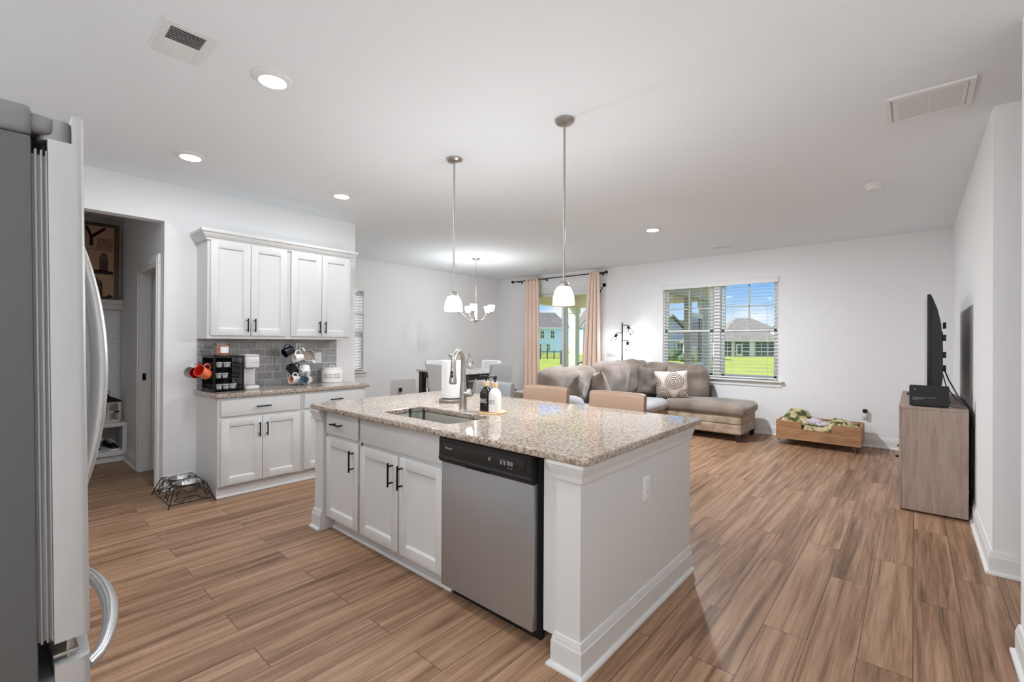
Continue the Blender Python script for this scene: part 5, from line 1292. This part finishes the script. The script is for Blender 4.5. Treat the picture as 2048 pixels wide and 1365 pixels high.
throw('cream pillow printed with brown rings on the chaise', lean(-2.735, 6.76, .715, .30, .26, -.06), .47, .44, .16, RINGS, 24, .008)

# floor lamp
t = thing('floor_lamp', 'black three-arm floor lamp with clear bulb shades behind the sofa', 'floor lamp', (-3.90, 7.42, 0))
MB().lathe([(.001, 0), (.12, 0), (.12, .012), (.02, .022), (.001, .022)], seg=32).build('base', BLACK, t)
MB().cyl((0, 0, .02), (0, 0, 1.70), .011, 12).build('pole', BLACK, t)
for (z, s_, ln_, tl_) in ((1.655, 1, .115, (.55, -.84)), (1.52, -1, .115, (-.5, -.86)), (1.385, 1, .105, (.02, -1))):
    a_ = MB().cyl((0, 0, z), (s_ * ln_, 0, z), .006, 8).cyl((s_ * ln_, 0, z + .004), (s_ * ln_, 0, z - .03), .006, 8).build('arm', BLACK, t)
    c = Vector((s_ * ln_, 0, z - .035)); d = Vector((tl_[0], 0, tl_[1])).normalized()
    MB().cyl(c - d * .012, c + d * .045, .021, 16, .024).cyl(c + Vector((d.z, 0, -d.x)) * -.045, c + Vector((d.z, 0, -d.x)) * .045, .004, 6).build('socket', BLACK, a_)
    q = d.to_track_quat('Z', 'Y').to_matrix().to_4x4()
    MB().lathe([(.024, .045), (.034, .07), (.036, .15), (.034, .15), (.031, .07)], seg=24, cap0=False, cap1=False, M=T(*c) @ q).build('glass_shade', DRINK, a_)
    MB().lathe([(.008, .045), (.012, .06), (.022, .09), (.022, .105), (.012, .122), (.001, .126)], seg=18, M=T(*c) @ q).build('bulb', BULB, a_)
    bulb_light(a_, c + d * .16, FLOOR_W, .03)

# ------------------------------------------------------------------ dog bed
t = thing('dog_bed', 'mango wood dog bed box on hairpin legs with a cut-out front', 'dog bed', (-.935, 7.23, 0), world=True)
dx0, dx1, dy0, dy1, dz0, dz1 = -1.388, -.480, 6.965, 7.50, .085, .322
b = MB(); b.prism([(dx0, dz0), (dx1, dz0), (dx1, dz1), (-.775, dz1), (-.775, .222), (-1.10, .222), (-1.10, dz1), (dx0, dz1)], dy0, dy0 + .022, lambda u, v, a: (u, a, v)); b.build('front_board', DOGWOOD, t, 0)
MB().box(dx0, dx1, dy1 - .022, dy1, dz0, dz1, .002, 1).build('back_board', DOGWOOD, t)
for x in (dx0, dx1 - .022): MB().box(x, x + .022, dy0 + .022, dy1 - .022, dz0, dz1, .002, 1).build('end_board', DOGWOOD, t)
MB().box(dx0 + .022, dx1 - .022, dy0 + .022, dy1 - .022, dz0, dz0 + .015).build('floor_board', DOGWOOD, t)
for x, s_ in ((dx0 + .03, 1), (dx1 - .03, -1)):
    for y, q in ((dy0 + .03, 1), (dy1 - .03, -1)):
        MB().tube([(x, y, dz0), (x + s_ * .012, y, .012), (x + s_ * .018, y + q * .004, .006), (x + s_ * .024, y + q * .008, .012), (x + s_ * .045, y + q * .03, dz0)], .0045, 8).build('hairpin_leg', mat('raw_steel', (110, 104, 98), .35, .9) if 'raw_steel' not in MATS else MATS['raw_steel'], t)
t = thing('knit_blanket', 'chunky camouflage knit blanket heaped in the wooden dog bed', 'blanket', (-.935, 7.23, .105), world=True)
b = MB(); nx, ny = 120, 66; rows = []
def heap(u, v):
    z = .16 + .05 * noise.noise(Vector((u * 3.2, v * 2.5, 3)))
    z += .17 * math.exp(-((u - .15) / .14) ** 2 - ((v - .6) / .34) ** 2) + .115 * math.exp(-((u - .30) / .10) ** 2 - ((v - .75) / .25) ** 2)
    z += .085 * math.exp(-((u - .75) / .2) ** 2 - ((v - .55) / .4) ** 2)
    z -= .03 * math.exp(-((u - .5) / .12) ** 2 - ((v - .3) / .3) ** 2)
    return z
for j in range(ny + 1):
    row = []
    for i in range(nx + 1):
        u, v = i / nx, j / ny; x = dx0 + .026 + (dx1 - dx0 - .052) * u; y = dy0 + .026 + (dy1 - dy0 - .052) * v
        e = min(u, 1 - u, v, 1 - v); kn = abs(noise.noise(Vector((x * 38, y * 38, 1)))) * .034 + noise.noise(Vector((x * 16, y * 16, 5))) * .02
        row.append(Vector((x, y, dz0 + .02 + min(heap(u, v) + kn, 9) * (1 if e > 0 else .8))))
    rows.append(row)
b.grid(rows, False)
vs_ = [[(p.x, p.y, dz0 + .018) for p in r_] for r_ in (rows[0], rows[-1])]
b.grid([rows[0], [Vector(p) for p in vs_[0]]], False); b.grid([rows[-1], [Vector(p) for p in vs_[1]]], False)
b.grid([[r_[0] for r_ in rows], [Vector((r_[0].x, r_[0].y, dz0 + .018)) for r_ in rows]], False); b.grid([[r_[-1] for r_ in rows], [Vector((r_[-1].x, r_[-1].y, dz0 + .018)) for r_ in rows]], False)
b.build('blanket', KNIT, t, 80)
t = thing('plush_toy', 'lavender plush toy lying on the knit blanket', 'toy', (-.93, 7.12, .29))
b = MB(); b.ball((-.04, 0, .03), .075, 3, 1.25, .8, .62, .12, 3); b.build('body', PLUSH, t, 80)
b = MB(); b.ball((.075, -.035, .018), .045, 3, 1.2, .9, .8, .12, 7); b.build('head', PLUSH, t, 80)
MB().tube([(-.01, -.05, .02), (.015, -.075, .008), (.04, -.08, .0)], .018, 10, radii=[.02, .017, .012]).build('arm', PLUSH, t)

# ------------------------------------------------------------------ TV corner
t = thing('tv_console', 'greige wooden TV console standing end-on along the right wall', 'console', (.115, 5.66, 0), world=True)
kx0, kx1, ky0, ky1, kz = -.09, .315, 4.885, 6.44, .845
MB().box(kx0 + .018, kx1, ky0, ky0 + .025, .012, kz - .022, .002, 1).build('side_panel', CONSOLE, t)
MB().box(kx0 + .018, kx1, ky1 - .025, ky1, .012, kz - .022, .002, 1).build('side_panel', CONSOLE, t)
MB().box(kx0, kx1, ky0 - .002, ky1 + .002, kz - .022, kz, .002, 1).build('top', CONSOLE, t)
MB().box(kx0 + .02, kx1 - .01, ky0 + .025, ky1 - .025, .05, .075).build('bottom', CONSOLE, t)
MB().box(kx1 - .012, kx1 - .004, ky0 + .025, ky1 - .025, .06, kz - .022).build('back_board', DARK, t)
b = rows = None
wds = (ky1 - ky0) / 3
for k in range(3):
    d = MB().box(kx0, kx0 + .018, ky0 + wds * k + .002, ky0 + wds * (k + 1) - .002, .012, kz - .025, .002, 1).build('door', CONSOLE, t)
    MB().cyl((kx0, ky0 + wds * k + .05, .42), (kx0 - .022, ky0 + wds * k + .05, .42), .009, 12).build('knob', BLACK, d)
t = thing('television', 'black flat screen television seen edge-on on the console', 'television', (.12, 5.72, kz), world=True)
y0, y1, z0, z1 = 5.10, 6.33, .915, 1.755
MB().box(.083, .106, y0, y1, z0, z1, .004).build('bezel', TVBLK, t)
MB().box(.0822, .0832, y0 + .012, y1 - .012, z0 + .018, z1 - .012).build('screen', TVSCR, t)
b = MB(); prof = [(.106, z0 + .005), (.165, z0 + .03), (.178, z0 + .15), (.178, z1 - .42), (.168, z1 - .25), (.145, z1 - .12), (.12, z1 - .04), (.106, z1 - .006)]
b.grid([[Vector((x, y, z)) for x, z in prof] for y in (y0 + .012, y1 - .012)], True, True, True); b.build('back_housing', TVBLK, t, 40)
for ya in (5.35, 5.98): MB().box(.178, .186, ya, ya + .05, 1.05, 1.45, .002).build('wall_bracket', BLACK, t)
for z in (1.50, 1.40, 1.26, 1.15): MB().box(.178, .198, 5.12, 5.16, z - .03, z + .022, .004).build('rear_clip', BLACK, t)
for y in (y0 + .2, y1 - .2):
    MB().tube([(.03, y, kz + .006), (.125, y, z0 + .02), (.23, y, kz + .006)], .009, 8).build('stand_foot', BLACK, t)
t = thing('smart_speaker', 'black smart display on the near end of the TV console, turned backwards', 'smart display', (.09, 4.955, kz + .0005))
t.rotation_euler = (0, 0, .02)
M = Rx(-.08)
MB().box(-.118, .118, -.062, -.012, .0, .166, .014, 4, M=M).build('cover', DISPB, t)
MB().box(-.114, .114, -.012, .0, .004, .162, .005, 2, M=M).build('screen_frame', BLKPL, t)
for (x0, x1, z) in ((-.098, .04, .066), (-.098, -.03, .057), (-.098, -.062, .046)): MB().box(x0, x1, -.0628, -.0622, z, z + .003, M=M).build('print_line', PRINT, t)
MB().lathe([(.006, -.0004), (.006, .0006), (.001, .0006)], seg=16, M=M @ T(-.085, -.062, .132) @ Rx(PI / 2)).build('logo_dot', PRINT, t)
t = thing('remote_control', 'slim black remote on the front edge of the TV console', 'remote', (-.03, 6.05, kz), world=True)
MB().box(-.05, -.012, 5.95, 6.12, kz + .0005, kz + .018, .005).build('body', BLKPL, t)
t = thing('tv_cable', 'black cables hanging from the television down behind the console', 'cable', (.3, 5.2, kz), world=True)
b = MB()
b.tube([(.18, 5.2, 1.16), (.215, 5.15, 1.05), (.265, 5.05, .93), (.328, 4.98, .83), (.334, 4.95, .6), (.332, 4.97, .3), (.333, 4.95, .05)], .005, 6)
b.build('long_cable', BLKPL, t)
MB().tube([(.18, 5.22, 1.10), (.20, 5.18, 1.0), (.25, 5.1, .91), (.327, 5.0, .84), (.335, 5.05, .5), (.333, 4.99, .1)], .004, 6).build('thin_cable', BLKPL, t)
MB().tube([(.215, 4.96, kz + .01), (.25, 4.955, kz + .006), (.30, 4.975, kz + .004), (.328, 5.0, kz - .02), (.332, 5.02, .4)], .003, 6).build('speaker_lead', BLKPL, t)
MB().tube([(.333, 4.93, .72), (.336, 4.92, .55), (.333, 4.94, .4), (.335, 4.925, .25)], .009, 8).build('cable_bundle', BLKPL, t)

# ------------------------------------------------------------------ outdoors
b = MB()
ys = [7.77, 11.0, 20, 35, 50, 90, 260]; zs_ = [-.16, -.16, -.28, -.6, -.9, -.9, -.9]
b.grid([[Vector((-260, y, z)), Vector((160, y, z))] for y, z in zip(ys, zs_)], False)
o = b.build('lawn', GRASS, None, 0); o['kind'] = 'structure'
PX0, PX1, PY1 = -7.05, -3.40, 10.6
o = MB().box(PX0 - .1, PX1 + .1, 7.77, PY1 + .15, -.25, -.10).build('patio_slab', CONC); o['kind'] = 'structure'
t = thing('patio_cover', 'white covered patio with square columns outside the sliding door', 'porch', (-5.2, 9.2, -.10), world=True)
MB().box(PX0 - .25, PX1 + .25, 7.77, PY1 + .3, 2.60, 2.85).build('roof', PORCHC, t)
MB().box(PX0, PX1, PY1 - .18, PY1, 2.28, 2.60).build('front_beam', PORCHC, t)
for x in (PX0, PX1 - .16): MB().box(x, x + .16, 7.77, PY1 - .18, 2.28, 2.60).build('side_beam', SHADED_TAUPE if x > -5 else PORCHC, t)  # the right beam gets its shaded tone as colour
for x in (PX0, PX1 - .20):
    c_ = MB().box(x, x + .20, PY1 - .20, PY1, -.10, 2.28, .008).build('column', PORCHW, t)
    MB().box(x - .02, x + .22, PY1 - .22, PY1 + .02, 2.14, 2.28, .006).box(x - .02, x + .22, PY1 - .22, PY1 + .02, -.10, .06, .006).build('column_trim', PORCHW, c_)
MB().box(PX1 - .16, PX1 - .04, 9.42, 9.54, -.10, 2.28, .004).build('door_post', SHADED_TAUPE, t)
t = thing('screen_door', 'white framed screen door at the side of the covered patio', 'door', (PX1 - .1, 10.0, -.10), world=True)
xd = PX1 - .12
b = MB()
for bx in ((9.56, 9.64, -.08, 1.98), (10.30, 10.38, -.08, 1.98), (9.64, 10.30, 1.88, 1.98), (9.64, 10.30, .86, .94), (9.64, 10.30, -.08, .06)): b.box(xd, xd + .035, bx[0], bx[1], bx[2], bx[3])
b.build('frame', PORCHW, t)
MB().box(xd + .014, xd + .018, 9.64, 10.30, .06, 1.88).build('screen', SMOKE, t, 0)
MB().box(xd - .03, xd, 9.59, 9.62, .84, .96, .006).build('handle', BLACK, t)
t = thing('patio_chair', 'dark framed patio chair with tan sling seat outside the sliding door', 'chair', (-5.85, 9.15, -.10))
b = MB()
for s_ in (-1, 1): b.tube([(s_ * .27, -.25, 0), (s_ * .27, -.23, .6), (s_ * .27, .2, .6), (s_ * .26, .26, .95)], .014, 8)
b.tube([(-.26, .26, .93), (-.2, .275, .965), (0, .28, .98), (.2, .275, .965), (.26, .26, .93)], .014, 8); b.build('frame', BLACK, t)
b = MB(); b.grid([[Vector((x, y, z)) for x in (-.25, .25)] for y, z in ((-.22, .40), (.1, .36), (.18, .42), (.26, .93))], False); o = b.build('sling', mat('tan_sling', (196, 186, 166), .9), t, 60)
sm = o.modifiers.new('thick', 'SOLIDIFY'); sm.thickness = .006

def far(px, d):
    s_ = (px - 1024) / 916.46 * d
    return (-math.sin(yaw) * d + math.cos(yaw) * s_, math.cos(yaw) * d + math.sin(yaw) * s_)
GZ = -.9
def house(label, px0, px1, d, depth, eave, ridge, wallm, roofm, rot=0.0, hip=0.0, wins=(), gable=False, tint=None):
    """front wall between two sight lines at distance d; front runs along X turned by rot"""
    x0, y0 = far(px0, d); x1, y1 = far(px1, d)
    p, q = Vector((x0, y0, 0)), Vector((x1, y1, 0)); wdt = (q - p).length; ang = math.atan2(q.y - p.y, q.x - p.x)
    t = thing('house', label, 'house', (x0, y0, GZ), ang)
    e, r_ = eave - GZ, ridge - GZ
    MB().box(0, wdt, 0, depth, 0, e).build('wall', wallm, t)
    b = MB(); o_ = .5
    if gable:   # ridge runs away from us
        b.grid([[Vector((-o_, y, e - .05)), Vector((wdt / 2, y, r_)), Vector((wdt + o_, y, e - .05))] for y in (-o_, depth + o_)], True, True, True)
        g = MB(); g.prism([(0, e), (wdt / 2, r_ - .25), (wdt, e)], 0, .2, lambda u, v, a: (u, a, v)); g.build('gable', wallm, t, 0)
        b = MB(); b.grid([[Vector((-o_, y, e - .1)), Vector((wdt / 2, y, r_)), Vector((wdt + o_, y, e - .1)), Vector((wdt + o_, y, e + .15)), Vector((wdt / 2, y, r_ + .3)), Vector((-o_, y, e + .15))] for y in (-o_, depth + o_)], True, True, True)
    else:
        b.grid([[Vector((-o_, -o_, e)), Vector((wdt + o_, -o_, e)), Vector((wdt + o_, depth + o_, e)), Vector((-o_, depth + o_, e))],
                [Vector((hip, depth / 2 - .05, r_)), Vector((wdt - hip, depth / 2 - .05, r_)), Vector((wdt - hip, depth / 2 + .05, r_)), Vector((hip, depth / 2 + .05, r_))]], True, True, True)
    b.build('roof', roofm, t, 0)
    MB().box(-o_, wdt + o_, -o_ - .04, -o_ + .02, e - .22, e + .04).build('fascia', PORCHW, t)
    for (u0_, u1_, za, zb) in wins:
        f = MB().box(u0_ * wdt - .14, u1_ * wdt + .14, -.06, .02, za - .14, zb + .14).box((u0_ + u1_) / 2 * wdt - .04, (u0_ + u1_) / 2 * wdt + .04, -.075, -.05, za, zb).box(u0_ * wdt, u1_ * wdt, -.085, -.05, (za + zb) / 2 - .05, (za + zb) / 2 + .05).build('window', PORCHW, t)
        MB().box(u0_ * wdt, u1_ * wdt, -.07, -.04, za, zb).build('pane', WINDK, f)
    return t
house('pale blue two-storey house seen left of the door stile', 1046, 1136, 100, 9, 4.6, 8.2, SIDEB, ROOF, hip=2.5, wins=((.395, .465, 3.2, 4.75), (.62, .69, 3.2, 4.75), (.345, .405, .5, 1.9), (.53, .59, .5, 1.9)))
house('pale blue gabled house seen between the patio column and the curtain', 1166, 1205, 88, 10, 4.4, 8.0, SIDEB, ROOF, gable=True, wins=((.25, .33, 3.0, 4.4), (.7, .78, .7, 2.2)))
hc = house('cream one-storey house with screened porch seen through the right window pane', 1438, 1600, 80, 11, 1.95, 6.1, SIDEC, ROOFB, hip=5.6, wins=())
wdc = (Vector(far(1438, 80)) - Vector(far(1600, 80))).length
for (a_, c_, kind) in ((.05, .155, 0), (.19, .375, 1), (.44, .84, 2), (.89, .985, 1)):
    f = MB().box(a_ * wdc, c_ * wdc, -.10, .02, .15, 2.55).build('porch_screen', SCREEN, hc)
    b = MB(); n_ = {0: 2, 1: 2, 2: 5}[kind]
    for k in range(n_ + 1):
        x = a_ * wdc + (c_ - a_) * wdc * k / n_; b.box(x - .05, x + .05, -.15, -.08, .15, 2.55)
    b.box(a_ * wdc, c_ * wdc, -.145, -.08, .78, .90); b.box(a_ * wdc, c_ * wdc, -.145, -.08, 1.55, 1.62)
    b.build('porch_frame', PORCHW, f)
f = MB().box(.205 * wdc, .285 * wdc, -.20, -.12, .1, 2.15).build('porch_door', PORCHW, hc); MB().box(.222 * wdc, .268 * wdc, -.22, -.18, .5, 1.95).build('pane', SCREEN, f)
house('grey-blue house behind the patio seen through the left window pane', 1300, 1388, 72, 10, 1.9, 5.6, SIDEG, ROOF, gable=True, wins=((.62, .74, .4, 2.3), (.86, .93, 1.9, 2.7)))
hg = house('small blue gabled house front behind the screen door', 1394, 1414, 62, 5, 1.4, 2.9, SIDEB, ROOF, wins=((.35, .6, .9, 2.1),))
def tree(label, px, d, hgt, rad, seed, trunk=True):
    x, y = far(px, d); t = thing('tree', label, 'tree', (x, y, GZ), group=None)
    b = MB(); rnd = random.Random(seed)
    for k in range(7):
        a = rnd.random() * 6.28; rr = rnd.random() * rad * .55
        b.ball((rr * math.cos(a), rr * math.sin(a), hgt - rad * (.5 + .75 * rnd.random())), rad * (.5 + .3 * rnd.random()), 3, 1, 1, .85, .35, seed + k, 3.0)
    b.build('crown', LEAF, t, 80)
    MB().cyl((0, 0, 0), (0, 0, hgt - rad), .18, 8, .1).build('trunk', BARK, t)
tree('tree left of the cream house roof, against the sky', 1456, 104, 6.4, 2.8, 1)
tree('low tree between the window mullion and the cream house', 1434, 122, 6.6, 2.6, 2)
tree('tree right of the cream house roof', 1562, 112, 6.6, 2.6, 3)
tree('tall tree behind the grey-blue house, left of the patio post', 1362, 92, 6.8, 2.6, 4)
tree('tree behind the screen door top', 1396, 112, 7.2, 2.8, 5)
tree('tree seen through the top of the screen door', 1418, 104, 6.2, 2.2, 6)
def shrub(label, px, d, r_, seed):
    x, y = far(px, d); t = thing('shrub', label, 'shrub', (x, y, GZ))
    MB().ball((0, 0, r_ * .7), r_, 3, 1.3, 1.1, .8, .3, seed).build('foliage', LEAF, t, 80)
shrub('round shrub at the corner of the grey-blue house', 1344, 60, 1.0, 1); shrub('shrub in front of the grey-blue house door', 1372, 56, .7, 2)
t = thing('metal_fence', 'thin black metal fence across the lawn before the blue house', 'fence', (*far(1080, 62), -.9), world=True)
OFF[t.name] = None; t.location = (0, 0, 0)
FEN = mat('fence_metal', (70, 84, 90), .7)
A, B_ = Vector((*far(1040, 62), -.9)), Vector((*far(1122, 62), -.9)); C_ = Vector((*far(1122, 40), -.7))
for P, Q, n_ in ((A, B_, 6), (B_, C_, 7)):
    b = MB()
    for z in (.15, 1.05): b.cyl(P + Vector((0, 0, z)), Q + Vector((0, 0, z)), .03, 5)
    for k in range(n_ * 12):
        p = P.lerp(Q, k / (n_ * 12)); b.cyl(p + Vector((0, 0, .1)), p + Vector((0, 0, 1.1)), .012, 4)
    b.build('fence_panel', FEN, t, 0)
    for k in range(n_ + 1):
        p = P.lerp(Q, k / n_); MB().box(p.x - .05, p.x + .05, p.y - .05, p.y + .05, p.z - .1, p.z + 1.2).build('fence_post', FEN, t, 0)
